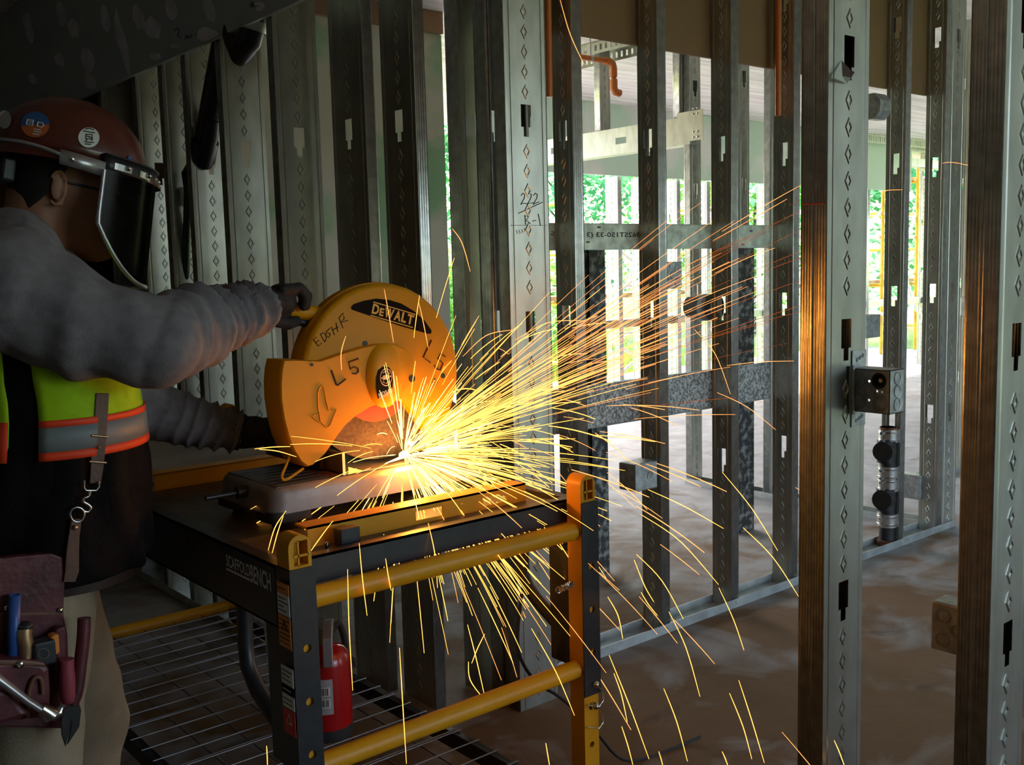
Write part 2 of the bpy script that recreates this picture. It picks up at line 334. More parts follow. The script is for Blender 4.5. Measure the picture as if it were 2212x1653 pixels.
# ============================================================ framing
KZ = (.575, 1.155, 1.745, 2.335)
SM = {}
def stud_mesh(ori, w, fl, z0, z1, kz, sv, mats, slots):
    key = (ori, w, fl, z0, z1, kz, sv, mats)
    if key in SM: return SM[key]
    mp = (lambda u, v, z: (u, v*sv, z)) if ori == 'A' else (lambda u, v, z: (v*sv, u, z))
    c = w/2; g = .0016
    us = [(0, 0), (.012, 0), (.0145, g), (.0185, g), (.021, 0), (c-.019, 0), (c-.0095, 0), (c+.0095, 0), (c+.019, 0), (w-.021, 0), (w-.0185, g), (w-.0145, g), (w-.012, 0), (w, 0)]
    zs = {z0, z1}; holes = []
    for k in kz:
        if z0+.08 < k < z1-.08:
            zs |= {k-.047, k-.043, k-.016, k-.010, k+.043, k+.047}
            holes += [(k-.016, k+.043, c-.019, c+.019), (k-.043, k-.016, c-.0095, c+.0095), (k+.043, k+.047, c-.0150, c+.0150)]
    zs = sorted(zs); web = MB(); nu = len(us)
    vs = [mp(u, v, z) for z in zs for u, v in us]; fs = []
    for i in range(len(zs)-1):
        for j in range(nu-1):
            zc = (zs[i]+zs[i+1])/2; uc = (us[j][0]+us[j+1][0])/2
            if any(a < zc < b and p < uc < q for a, b, p, q in holes): continue
            fs.append((i*nu+j, i*nu+j+1, (i+1)*nu+j+1, (i+1)*nu+j))
    web.add(vs, fs)
    z = z0+.05; ku = .014 if w > .12 else .0115
    while z < z1-.04:                                   # pressed diamonds down the web
        if all(abs(z-k) > .062 for k in kz):
            ring = []
            for s, v in ((1.0, -.0002), (.82, -.0026), (.62, -.0026), (.46, -.0004)):
                ring.append([mp(c+ku*s*a, v, z+.0215*s*b) for a, b in ((0, -1), (1, 0), (0, 1), (-1, 0))])
            web.loft(ring, False)
        z += .0555
    me_w = web.mesh('web', [M[mats[0]]], Vector(), None)
    fls = []
    for end in (0, 1):
        f = MB(); prof = []; n = 9
        for i in range(n+1):
            v = fl*i/n; a = 0 if i in (0, n) else (.0013 if i % 2 else -.0004); prof.append((a, v))
        prof += [(.013, fl)]
        uu = lambda a: a if end == 0 else w-a
        f.loft([[mp(uu(a), v, z) for a, v in prof] for z in (z0, z1)], False, False, 0, False)
        fls.append(f.mesh('flange', [M[mats[1]]], Vector(), 20))
    SM[key] = (me_w, *fls); return SM[key]
NST = []
def stud(label, x, y, ori='A', w=.152, fl=.04, z0=.001, z1=ZC-.002, kz=KZ, sv=1, mats=('galv', 'galv_flange'), group=None, name='metal_stud'):
    o = thing(name, label, 'stud', (x, y, 0), group)
    for nm, me in zip(('web', 'flange', 'flange'), stud_mesh(ori, w, fl, z0, z1, tuple(kz), sv, mats, None)):
        c = bpy.data.objects.new(nm, me); COL.objects.link(c); c.parent = o
        d = c.modifiers.new('sheet', 'SOLIDIFY'); d.thickness = .0011; d.offset = 0
    return o
XA = 1.55
stud('galvanized stud with two open keyholes beside the leaning dark studs', XA, 2.976)
stud('galvanized stud in front of which the upper drain pipe ends', XA, 3.361)
stud('galvanized stud crossed by the black slanting drain pipe', XA, 3.657)
stud('half-hidden galvanized stud behind the black vertical conduit', XA, 3.88)
stud('galvanized stud right beside the face shield, next to the conduit', XA, 4.156)
for y in (4.56, 4.97, 5.38, 5.8): stud('dim galvanized stud behind the red hard hat in the dark wall', XA, y, group='dim studs behind the hard hat')
stud('wide stud standing loose between the near studs and the saw guard', 1.667, 2.645, 'R', .19, .036, z1=2.62, mats=('galv', 'galv_flange'))
stud('grey stud standing loose behind the top of the saw guard', 1.70, 2.43, 'R', .17, .036, z1=2.62, mats=('galv', 'galv_flange'))
stud('dark ribbed stud just behind the marked door jamb', 1.88, 2.46, fl=.062)
j = stud('wide door jamb stud marked 222 B-1 in black pen', 1.88, 2.249, fl=.048)
stud('second jamb stud boxed behind the one marked 222', 1.88, 2.385, fl=.058, sv=-1)
s1 = stud('wide jamb stud carrying the open electrical box and twisted clip', 1.88, 1.216, fl=.0305)
stud('ribbed jamb stud boxed back to back with the one carrying the electrical box', 1.88, 1.279, fl=.0305, sv=-1)
stud('wide stud nearest the lower grey junction box', 1.88, .857, fl=.032)
stud('boxed stud back to back behind the lower grey junction box', 1.88, .92, fl=.03, sv=-1)
# writing on the marked jamb stud
mb = MB(); yj = 2.2475
def pen(mb, pts, r=.0011, ax='Y', val=yj, mi=0): stroke(mb, [P(a, b, ax, val) for a, b in pts], r, mi)
for dx in (0, 14, 27): pen(mb, [(1126+dx, 422), (1130+dx, 417), (1134+dx, 420), (1133+dx, 428), (1125+dx, 442), (1130+dx, 439), (1138+dx, 440-dx*.15)])
pen(mb, [(1120, 461), (1172, 437)])
pen(mb, [(1134, 465), (1136, 486)]); pen(mb, [(1133, 466), (1142, 468), (1137, 476), (1146, 482), (1136, 495)]); pen(mb, [(1150, 478), (1158, 476)]); pen(mb, [(1163, 462), (1168, 488)])
pen(mb, [(1103, 487), (1185, 487)], .0006)
for k, (a, b) in enumerate([(1115, 497), (1121, 497), (1127, 495), (1132, 492)]): pen(mb, [(a, b), (a+3, b+6), (a+1, b+8)], .0006)
mb.build('pen_writing', 'marker', j)
mb = MB(); pen(mb, [(1731, 441), (1782, 439)], .0013, 'X', 1.8785); mb.build('red_pen_line', 'decal_red', s1)
pm = MB(); pm.add([P(1818, 131, 'Y', 1.214), P(1836, 150, 'Y', 1.19), P(1846, 156, 'Y', 1.17), P(1838, 168, 'Y', 1.18), P(1820, 164, 'Y', 1.2), P(1830, 180, 'Y', 1.213)], [(0, 1, 4), (1, 2, 3), (1, 3, 4), (4, 3, 5)])
pm.build('bent_steel_tab', 'alu', s1, solid=.0015)
# wall R
wr = ['stud at the corner where the framed partition meets the marked jamb', 'partition stud with a dark face behind the orange scaffold post', 'partition stud with the black box near its foot', 'partition stud to the right of the pale square box', 'partition stud under the long orange pipe drop', 'partition stud hidden behind the electrical box jamb', 'partition stud carrying the octagonal box above the drain stack']
for x, l in zip((2.125, 2.277, 2.677, 3.076, 3.465, 3.87, 4.305), wr): stud(l, x, 2.393, 'R', .092, .042)
stud('dark end stud of the partition past the drain stack', 4.655, 2.393, 'R', .092, .042)
stud('lit corner stud closing the partition past the drain stack', 4.70, 2.393, 'A', .135, .05)
def track(label, x0, x1, y0, y1, name='floor_track', h=.034, z=0., screws=()):
    o = thing(name, label, 'track', ((x0+x1)/2, (y0+y1)/2, z)); b = MB()
    b.box(x0, x1, y0, y1, z, z+.0015); b.build('track_base', 'track', o)
    for k in (0, 1):
        b = MB()
        if x1-x0 > y1-y0: yy = y0 if k == 0 else y1-.0015; b.box(x0, x1, yy-.001, yy+.0015, z, z+h)
        else: xx = x0 if k == 0 else x1-.0015; b.box(xx-.001, xx+.0015, y0, y1, z, z+h)
        b.build('track_side', 'track', o)
    for s in screws: MB().ell(s, .005, .005, .005, 8, 5).build('screw', 'screw', o, smooth=60)
    return o
track('galvanized floor track along the foot of the framed partition', 2.05, 4.83, 2.388, 2.49, screws=[(x+.02, 2.386, .02) for x in (2.277, 2.677, 3.076, 3.465, 4.305, 4.66)])
track('galvanized floor track under the dark wall behind the bench', 1.545, 1.705, 2.9, 6.9)
track('floor track of the cross wall beyond the partition', 4.69, 4.785, 2.50, 4.0)
T = lambda px, X=4.69: P(px, 900, 'X', X).y
stud('bright end stud of the cross wall where the steel header lands', 4.69, T(1494), 'A', .095, .045)
stud('narrow bright stud of the cross wall with slim keyholes', 4.69, T(1596), 'A', .095, .04)
stud('bluish stud of the cross wall near the tall partition stud', 4.69, T(1662), 'A', .095, .04, mats=('galv', 'galv_flange'))
stud('cross wall stud glimpsed left of the octagonal box', 4.69, T(1790), 'A', .095, .04)
# mottled strap posts behind the boards
for px, l in ((1273, 'mottled flat steel post left of the pale square box'), (1593, 'mottled flat steel post right of the pipe coupling')):
    a = P(px, 700, 'Y', 3.05); b = P(px+36, 700, 'Y', 3.05)
    o = thing('steel_strap_post', l, 'post', (a.x, 3.05, 0)); q = MB(); q.box(a.x, b.x, 3.05, 3.054, .0, 1.50); q.build('strap', 'galv_mottled', o); q = MB(); q.box(a.x, a.x+.004, 3.05, 3.09, .0, 1.50); q.build('return_lip', 'galv_mottled', o)
# backing boards across the partition
def board(label, ztop0, ztop1, matn, x0, x1, text=None):
    o = thing('backing_strap', label, 'backing', ((x0+x1)/2, 2.4, ztop1)); b = MB()
    b.box(x0, x1, 2.384, 2.3868, ztop1, ztop0); b.build('face_plate', matn, o)
    b = MB(); b.box(x0, x1, 2.384, 2.392, ztop0, ztop0+.0015).box(x0, x1, 2.384, 2.392, ztop1-.0015, ztop1); b.build('folded_edge', 'track', o)
    return o
# boards are let in behind the stud faces: between studs, one plate per bay
zt, zb = P(1430, 484, 'Y', 2.45).z, P(1430, 537, 'Y', 2.45).z
lt, lb = P(1430, 816, 'Y', 2.45).z, P(1430, 903, 'Y', 2.45).z
def strap(label, z1, z0, matn):
    o = thing('backing_plate', label, 'backing plate', (2.8, 2.49, z0))
    for a, b in ((2.13, 2.68), (2.68, 3.08), (3.08, 3.45)):
        q = MB(); q.box(a, b-.002, 2.486, 2.489, z0, z1); q.build('plate', matn, o)
        q = MB(); q.box(a, b-.002, 2.476, 2.489, z1, z1+.0015).box(a, b-.002, 2.476, 2.489, z0-.0015, z0); q.build('folded_edge', 'track', o)
    return o
up = strap('pale green steel backing plate with stencilled numbers across the partition', zt, zb, 'board_green')
lo = strap('wide mottled grey steel backing plate low across the partition', lt, lb, 'board_steel')
mb = MB(); a = P(1382, 512, 'Y', 2.485); b = P(1268, 512, 'Y', 2.485)
put_text(mb, '362ST150-33 (3', a, b-a, (0, 0, 1), .016, (b-a).length, .012)
a = P(1222, 509, 'Y', 2.485); b = P(1190, 509, 'Y', 2.485); put_text(mb, 'SMS', a, b-a, (0, 0, 1), .014, (b-a).length, .012)
for px, py in ((1294, 491), (1270, 523), (1623, 499), (1605, 528)): p = P(px, py, 'Y', 2.485); mb.box(p.x-.008, p.x+.008, 2.4845, 2.4855, p.z-.0025, p.z+.0025)
mb.build('stencilled_numbers', 'marker', up)['kind'] = 'stuff'
# steel header over the opening of the cross wall + slotted top track
XH = 4.66
ya, yb = P(1490, 290, 'X', XH).y, P(1150, 330, 'X', XH).y
h1, h0 = P(1490, 252, 'X', XH).z, P(1490, 309, 'X', XH).z
o = thing('steel_header', 'boxed steel header with oval holes over the far opening', 'header', (XH, (ya+yb)/2, h0))
b = MB(); yh = [P(1341, 302, 'X', XH).y, P(1200, 322, 'X', XH).y]; zm = (h0+h1)/2; segs = [ya]+[v for h in sorted(yh) for v in (h-.045, h+.045)]+[yb]
for i in range(0, len(segs), 2): b.box(XH, XH+.002, segs[i], segs[i+1], h0, h1)
for i in range(1, len(segs)-1, 2): b.box(XH, XH+.002, segs[i], segs[i+1], h0, zm-.02); b.box(XH, XH+.002, segs[i], segs[i+1], zm+.02, h1)
b.build('header_web', 'galv', o); MB().box(XH+.001, XH+.09, ya, yb, h0-.006, h0+.002).build('header_flange', 'galv', o); MB().box(XH-.002, XH+.09, ya, yb, h1-.002, h1+.004).build('header_flange', 'galv', o)
MB().box(XH-.003, XH+.0, ya-.1, ya+.09, h0+.01, h1+.03).build('splice_plate', 'galv', o)
for dz in (.03, .06, .16, .19):
    for dy in (.0, -.03): MB().ell((XH-.004, ya-.03+dy, h0+dz), .006, .006, .006, 8, 5).build('screw', 'screw', o)
for px, l in ((1276, 'short cripple stud over the steel header, left'), (1448, 'short cripple stud over the steel header near its end')):
    y0 = P(px+20, 200, 'X', XH).y; stud(l.replace(', left', ' under the orange sprinkler pipe'), XH, y0, 'A', .09, .05, h1+.004, ZC-.01, kz=(), name='cripple_stud')
def slotted(label, x, y0, y1, z1, axis='Y', hh=.075, step=.045):
    o = thing('slotted_track', label, 'track', (x, (y0+y1)/2, z1-hh) if axis == 'Y' else ((y0+y1)/2, x, z1-hh)); b = MB()
    def bx(a, c, z0, zz):
        if axis == 'Y': b.box(x, x+.002, a, c, z0, zz)
        else: b.box(a, c, x, x+.002, z0, zz)
    bx(y0, y1, z1-.022, z1); bx(y0, y1, z1-hh, z1-hh+.018); v = y0
    while v < y1: bx(v, min(v+step*.6, y1), z1-hh+.018, z1-.022); v += step
    b.build('slotted_side', 'galv', o); b = MB()
    if axis == 'Y': b.box(x, x+.10, y0, y1, z1-.002, z1)
    else: b.box(y0, y1, x, x+.10, z1-.002, z1)
    b.build('track_top', 'galv', o); return o
slotted('slotted steel ceiling track above the boxed header', 4.64, 3.0, 6.0, ZC-.001)
slotted('second slotted ceiling track set lower behind the first', 4.80, 3.2, 6.0, ZC-.03)
slotted('slotted ceiling track over the far exterior opening', 6.30, 9.4, 12.5, ZC-.001, 'X', .10)
# far partition past the partition end
track('floor track of the farther wall past the corner stud', 5.6, 7.4, 2.99, 3.09)
for px, l in ((2078, 'far wall stud left of the far junction box'), (2112, 'far wall stud holding the far junction box')): stud(l, P(px, 900, 'Y', 2.99).x, 2.99, 'R', .092, .042)
# exterior wall framing
for px, l in ((1338, 'exterior wall stud left of the far shrubs'), (1393, 'exterior wall stud right of the far shrubs'), (1464, 'exterior wall stud behind the pale square box'), (1528, 'exterior wall stud behind the cross wall end'), (1660, 'exterior wall stud behind the mottled post')):
    stud(l, P(px, 700, 'Y', 6.4).x, 6.4, 'R', .152, .05, z1=2.11)
for px, l in ((1871, 'exterior stud left of the rusty scaffold leg'), (1998, 'exterior stud right of the bent yellow scaffold leg')): stud(l, P(px, 700, 'Y', 6.4).x, 6.4, 'R', .1, .05)
x0, x1 = P(1850, 300, 'Y', 6.4).x, P(2150, 300, 'Y', 6.4).x
for py, ph, l in ((300, 22, 'upper steel sill member of the far window framing'), (338, 16, 'lower steel sill member of the far window framing')):
    za, zb2 = P(1930, py+ph, 'Y', 6.4).z, P(1930, py, 'Y', 6.4).z
    o = thing('window_rail', l, 'rail', ((x0+x1)/2, 6.4, za)); MB().box(x0, x1, 6.38, 6.41, za, zb2).build('rail_face', 'galv', o); MB().box(x0, x1, 6.38, 6.53, za-.01, za).build('rail_flange', 'alu', o)
x0 = P(1300, 690, 'Y', 6.45).x; x1 = P(2150, 690, 'Y', 6.45).x
z0 = P(1360, 692, 'Y', 6.45).z
o = thing('sill_rail', 'long grey sill rail across the far exterior opening', 'rail', ((x0+x1)/2, 6.46, z0-.06)); MB().box(x0, x1, 6.44, 6.54, z0-.06, z0).build('rail_face', 'galv', o); MB().box(x0, x1, 6.43, 6.56, z0, z0+.012).build('rail_cap', 'alu', o)
# ------------------------------------------------------------ pipes
def pipe(label, name, pts, r, m_, n=14, cat='pipe'):
    o = thing(name, label, cat, pts[0]); MB().tube(pts, r, n).build('pipe_run', m_, o, smooth=50); return o
a = P(1186, 60, 'Y', 2.45); b = P(1186, 210, 'Y', 2.45)
o = pipe('orange plastic pipe drop beside the marked jamb', 'sprinkler_drop', [(a.x, a.y, ZC), (b.x, b.y, b.z)], .0125, 'orange_pipe')
a = P(1681, 10, 'Y', 2.44); b = P(1681, 250, 'Y', 2.44)
o = pipe('long orange plastic pipe drop in front of the brown board', 'sprinkler_drop', [(a.x, a.y, ZC), (b.x, b.y, b.z)], .0125, 'orange_pipe')
a = P(1190, 115, 'Y', 4.55); b = P(1318, 133, 'Y', 4.55); a = a+(a-b)*1.5; a.z = b.z; cc = P(1331, 190, 'Y', 4.55)
o = thing('sprinkler_pipe', 'orange sprinkler pipe with elbow hanging under the far ceiling', 'pipe', b)
MB().tube([a, b], .017, 14).build('pipe_run', 'orange_pipe', o, smooth=50); MB().tube([b+Vector((-.04, 0, 0)), b+Vector((-.005, 0, 0)), b+Vector((.02, 0, -.012)), b+Vector((.03, 0, -.04)), b+Vector((.03, 0, -.09))], .023, 14).build('elbow', 'orange_pipe', o, smooth=50)
e = Vector((b.x+.03, b.y, cc.z)); MB().tube([b+Vector((.03, 0, -.08)), e], .017, 14).build('pipe_drop', 'orange_pipe', o, smooth=50)
MB().tube([e+Vector((0, 0, .05)), e+Vector((0, 0, -.005)), e+Vector((.015, 0, -.025)), e+Vector((.05, 0, -.03))], .024, 14).build('elbow', 'orange_pipe', o, smooth=50)
p = b+Vector((-.17, 0, 0)); MB().tube([p+Vector((-.01, 0, 0)), p+Vector((.01, 0, 0))], .021, 14).box(p.x-.004, p.x+.004, p.y-.004, p.y+.004, p.z, ZC).build('hanger', 'clamp', o)
a = P(2080, 138, 'Y', 4.2); b = P(2140, 155, 'Y', 4.2); a.z = b.z; pipe('short orange pipe run seen past the corner stud', 'sprinkler_pipe', [a+(a-b)*.5, b+(b-a)*2], .02, 'orange_pipe')
# drain stack in the partition
c = P(1903, 1176, 'Z', 0); X, Y = c.x, 2.44
zt = P(1908, 925, 'Y', Y).z; o = thing('drain_stack', 'black cast iron drain stack with clamps standing in the partition track', 'drain pipe', (X, Y, 0))
MB().tube([(X, Y, 0), (X, Y, zt)], .036, 18).build('pipe', 'iron', o, smooth=50); MB().tube([(X, Y, zt-.03), (X, Y, zt)], .039, 18).build('stub', 'rust', o, smooth=50)
for f0 in (.80, .40):
    z = zt*f0; MB().tube([(X-.015, Y, z-.05), (X-.015, Y, z+.05)], .043, 16).tube([(X, Y, z), (X-.085, Y-.02, z+.01)], [.04, .045], 16).build('tee_fitting', 'iron', o, smooth=50)
for f0 in (.93, .62, .52, .22):
    z = zt*f0; cl = MB().tube([(X, Y, z-.03), (X, Y, z+.03)], .044, 18).build('clamp_band', 'clamp', o, smooth=40)
    q = MB()
    for dz in (-.018, .018): q.tube([(X, Y, z+dz-.004), (X, Y, z+dz+.004)], .047, 18).box(X-.075, X-.04, Y-.012, Y+.0, z+dz-.006, z+dz+.006)
    q.build('clamp_screw', 'chrome', cl)
MB().tube([(X, Y, .004), (X, Y, .03)], .046, 16).build('base_collar', 'rust', o, smooth=40)
# pipe stub with coupling beyond the partition
c = P(1520, 664, 'X', 4.60); o = thing('pipe_coupling', 'black pipe coupling with steel bands on the bright cross wall stud', 'coupling', c); d = Vector((.12, -.99, .0)).normalized()
MB().tube([c+d*-.10, c+d*.03], .06, 20).build('pipe', 'iron', o, smooth=40); MB().tube([c+d*.0, c+d*.09], .072, 20, cap=False).build('coupling_sleeve', 'rubber', o, smooth=40, solid=.008)
MB().tube([c+d*.03, c+d*.05], .076, 20).build('band', 'clamp', o, smooth=40); MB().tube([c+d*.055, c+d*.06], .055, 20).build('pipe_end_cap', 'clamp', o, smooth=40)
# left wall plumbing
XP = 1.60
a = P(480, 105, 'X', XP); b = P(440, 320, 'X', XP); c = P(405, 400, 'X', XP); dn = P(400, 640, 'X', XP)
top = P(520, 95, 'X', XP-.03)
o = thing('drain_pipe', 'black drain pipe slanting across the galvanized studs', 'pipe', b)
MB().tube([a+(a-b)*.25, a, b], .040, 18).build('pipe_run', 'blackgloss', o, smooth=50)
MB().tube([b+(a-b)*.08, b+(b-a)*.12], .050, 18).build('hub', 'blackgloss', o, smooth=50)
MB().tube([b+(b-a)*.1, b+(b-a)*.18+Vector((0, -.03, 0)), b+Vector((.0, -.06, .04)), b+Vector((0, -.08, .09))], .03, 12).build('trap_bend', 'blackgloss', o, smooth=50)
o = thing('pipe_trap', 'black drain elbow with steel clamp under the grey header panel', 'pipe', top)
MB().tube([top+Vector((.02, .05, .15)), top+Vector((0, .04, .03)), top+Vector((0, 0, -.03)), top+Vector((0, -.06, 0)), top+Vector((.02, -.09, .1))], .042, 18).build('elbow', 'blackgloss', o, smooth=50)
MB().tube([top+Vector((.008, -.075, .03)), top+Vector((.014, -.083, .06))], .048, 18).build('clamp_band', 'clamp', o, smooth=40)
o = thing('conduit', 'thin black vertical conduit with steel coupling beside the face shield', 'conduit', (dn.x, dn.y, 0))
MB().tube([P(415, 350, 'X', XP), P(400, 375, 'X', XP), c+Vector((0, 0, -.02)), dn, (dn.x, dn.y, .0)], .015, 12).build('conduit_run', 'blackgloss', o, smooth=50)
q = P(399, 425, 'X', XP); MB().tube([q+Vector((0, 0, .035)), q+Vector((0, 0, -.035))], .020, 14).tube([q+Vector((0, 0, .03)), q+Vector((0, 0, .015))], .023, 14).tube([q+Vector((0, 0, -.015)), q+Vector((0, 0, -.03))], .023, 14).build('coupling', 'clamp', o, smooth=40)
q = P(405, 633, 'X', XP-.03); MB().obox(q, (0, 1, 0), (1, 0, 0), (0, 0, 1), .05, .02, .02).build('support_bracket', 'black', o)
# ------------------------------------------------------------ electrical boxes
def ebox(label, c, ux, uy, uz, hx, hy, hz, matn, kn=(), name='junction_box', round_=0, extra=()):
    """hollow-looking steel box; ux across the lit face, uy away from the viewer, uz up; kn: (u,v,r) rings on the face"""
    o = thing(name, label, 'electrical box', Vector(c)-Vector(uz)*hz); ux, uy, uz = map(Vector, (ux, uy, uz)); c = Vector(c)
    if round_:
        pts = []; k = 8
        for i in range(k): a = 2*PI*(i+.5)/k; pts.append(c+ux*hx*1.05*math.cos(a)+uz*hz*1.05*math.sin(a)-uy*hy)
        MB().prism(pts, uy*2*hy).build('body', matn, o, bevel=.003)
    else: MB().obox(c, ux, uy, uz, hx, hy, hz).build('body', matn, o, bevel=.004)
    def ring(cc, a, b, nn, r, name='knockout'):
        q = MB()
        for rr in (r-.0013, r+.0013): q.tube([cc+nn*.0004+(a*math.cos(2*PI*i/20)+b*math.sin(2*PI*i/20))*rr for i in range(20)], .0010, 5, closed=True)
        q.build(name, matn, o)
    for u, v, r in kn: ring(c-uy*hy+ux*hx*u+uz*hz*v, ux, uz, -uy, r)
    for u, v, r in extra: ring(c+ux*hx+uy*hy*u+uz*hz*v, uy, uz, ux, r, 'side_knockout')
    return o
KN = [(-.5, .5, .014), (.5, .5, .014), (0, 0, .012), (-.5, -.5, .014), (.5, -.5, .014)]
X_, Y_, Z_ = Vector((1, 0, 0)), Vector((0, 1, 0)), Vector((0, 0, 1))
# main box: back plate faces the sparks (-X), its narrow side faces -Y
YB = 1.213; p0 = P(1838, 845, 'Y', YB); xb = p0.x; yb_ = P(1922, 845, 'X', xb).y; z1_, z0_ = P(1880, 798, 'X', xb).z, P(1880, 892, 'X', xb).z
hz = (z1_-z0_)/2; zc = (z0_+z1_)/2; yc = (YB+yb_)/2; hy_ = (YB-yb_)/2; xe = xb+.056; t = .0016
o = thing('junction_box', 'open square steel box with a black cable plug on the jamb stud', 'electrical box', (xb+.03, yc, z0_))
hl = MB()
for u, v, r_ in ((.05, .45, .003), (.05, -.42, .003), (-.65, .0, .003), (-.36, .02, .0026), (-.45, .5, .0165)): hl.cyl((xb-.01, yc+hy_*u, zc+hz*v), (xb+.01, yc+hy_*u, zc+hz*v), r_, 20)
cut(MB().box(xb, xb+t, yb_, YB, z0_, z1_), hl, 'back_plate', 'box', o)
MB().box(xb, xe, yb_, YB, z1_-t, z1_).build('top_plate', 'box', o); MB().box(xb, xe, yb_, YB, z0_, z0_+t).build('bottom_plate', 'box', o)
MB().box(xb, xe, yb_, yb_+t, z0_, z1_).build('side_plate', 'box', o); MB().box(xb-.004, xe, YB-t, YB+.001, z0_-.004, z1_+.004).build('mounting_plate', 'box', o)
MB().box(xb-.010, xb, YB-.012, YB+.001, z0_-.006, z1_+.006).build('mounting_flange', 'box', o, bevel=.003)
def xring(y, z, r, nm='knockout'): 
    q = MB()
    for rr in (r-.0013, r+.0013): q.tube([(xb-.0004, y+rr*math.cos(2*PI*i/20), z+rr*math.sin(2*PI*i/20)) for i in range(20)], .0010, 5, closed=True)
    q.build(nm, 'box', o)
for u, v, r in ((.62, .45, .016), (.0, -.02, .013), (-.52, -.52, .017), (-.52, -.52, .0125), (.62, -.5, .016)): xring(yc+hy_*u, zc+hz*v, r)
q = Vector((xb+.002, yc-hy_*.45, zc+hz*.5)); MB().tube([q+Vector((0, .0155*math.cos(2*PI*i/20), .0155*math.sin(2*PI*i/20))) for i in range(20)], .003, 8, closed=True).build('cable_bushing', 'rubber', o, smooth=60)
MB().tube([q+Vector((.006, 0, 0)), q+Vector((.012, 0, 0))], .0175, 20).build('cable_plug', 'rubber', o, smooth=40); MB().tube([q+Vector((.004, 0, 0)), q+Vector((.009, 0, 0))], .0045, 10).build('ground_screw', 'chrome', o)
for v in (.6, 0, -.6): MB().tube([(xb+.030+.013*math.cos(2*PI*i/18), yb_-.0004, zc+hz*v+.013*math.sin(2*PI*i/18)) for i in range(18)], .0011, 5, closed=True).build('side_knockout', 'box', o)
for sg in (1, -1):
    zz_ = zc+sg*(hz+.020); MB().box(xb+.004, xb+.058, YB-.0005, YB+.0015, zz_-.017, zz_+.017).build('mounting_ear', 'box', o)
    for k in (-1, 0, 1): MB().tube([(xb+.034+.011*k+.004*math.cos(2*PI*i/12), YB-.0012, zz_+.004*k+.004*math.sin(2*PI*i/12)) for i in range(12)], .001, 5, closed=True).build('slotted_hole', 'box', o)
q0, q1 = P(1440, 566, 'Y', 2.40), P(1474, 623, 'Y', 2.40)
ebox('square steel box with five round knockouts on the partition stud', ((q0.x+q1.x)/2-.01, 2.425, (q0.z+q1.z)/2), X_, Y_, Z_, .052, .024, (q0.z-q1.z)/2, 'box', KN)
q0, q1 = P(1365, 1000, 'Y', 2.36), P(1428, 1058, 'Y', 2.36)
ebox('deep steel box low on the partition stud by the scaffold post', ((q0.x+q1.x)/2, 2.40, (q0.z+q1.z)/2), X_, Y_, Z_, .055, .04, .048, 'box', [(.3, 0, .014)])
q = P(2078, 1363, 'X', 1.93); ebox('lower grey junction box fixed to the wide near stud', (1.95, .958, q.z), -Y_, X_, Z_, .036, .03, .05, 'box', [(-.3, .5, .014), (-.3, -.5, .014), (.5, 0, .012)])
q = P(1903, 230, 'Y', 2.36); ebox('octagonal steel box high on the partition stud', (q.x, 2.385, q.z), -Y_, X_, Z_, .05, .045, .055, 'box', [(.3, .4, .014), (.3, -.4, .014)], round_=1)
q = P(1882, 705, 'Y', 2.40); ebox('small box showing beside the main electrical box jamb', (q.x, 2.42, q.z), X_, Y_, Z_, .06, .03, .05, 'box', [(.5, .3, .012)])
q = P(2100, 662, 'Y', 2.96); ebox('far junction box on the wall past the corner stud', (q.x, 2.97, q.z), X_, Y_, Z_, .07, .03, .06, 'box', [(0, .3, .014)])
q = P(1970, 905, 'Y', 3.6); ebox('box low on the cross wall behind the drain stack', (4.66, T(1972, 4.66), q.z), -Y_, X_, Z_, .06, .03, .06, 'box', [])
# ============================================================ scaffold bench
BX0, BX1, BY0, BY1 = .812, 1.576, 1.60, 3.485
PW = .045
bench = thing('scaffold_bench', 'yellow and black rolling scaffold workbench with wire lower shelf', 'workbench', (1.19, 2.5, 0))
def post(x, y, holes=()):
    q = []; n = 10; zt = .868; r = PW/2
    for i in range(n+1): a = PI*i/n; q.append((x+r-r*math.cos(a), y, zt-r+r*math.sin(a)))
    q = [(x, y, .0)]+q+[(x+PW, y, .0)]
    # cap end left open by a slot on the narrow face
    hl = MB().box(x+.010, x+PW-.007, y-.01, y+.024, .812, .857)
    for z in holes: hl.cyl((x+PW*.5, y-.01, z), (x+PW*.5, y+.03, z), .007, 14)
    o = cut(MB().prism(q, (0, PW, 0)), hl, 'post', 'yellow', bench, 35)
    MB().box(x+.008, x+PW-.005, y, y+.003, .828, .832).box(x+.018, x+.021, y, y+.003, .810, .859).build('slot_rib', 'yellow', o)
    return o
pl_ = post(BX0+.003, BY0+.003); pr_ = post(BX1-PW-.003, BY0+.003, (.33, .24, .17)); pfl = post(BX0+.003, BY1-PW); pfr = post(BX1-PW-.003, BY1-PW)
def sleeve(x, y0, out):
    b = MB(); t = .003; xs = x if out < 0 else x+PW
    hl = MB()
    for z in (.46, .56, .66): hl.cyl((x+PW*.55, y0-.01, z), (x+PW*.55, y0+.002, z), .008, 16)
    o = cut(MB().box(x-.003, x+PW+.003, y0-.003, y0, .36, .808), hl, 'leg_sleeve', 'black', bench)
    MB().box(xs-.003, xs+.003, y0-.0005, y0+.055, .36, .808).build('sleeve_side', 'black', o, bevel=.001)
    return o
sl_l = sleeve(BX0+.003, BY0, -1); sl_r = sleeve(BX1-PW-.003, BY0, 1)
zr1 = P(960, 1218, 'Y', 1.625).z; zr2 = P(970, 1548, 'Y', 1.625).z
for z in (zr1, zr2): MB().cyl((BX0+PW, 1.625, z), (BX1-PW, 1.625, z), .0205, 18).build('rung', 'yellow', bench, smooth=40)
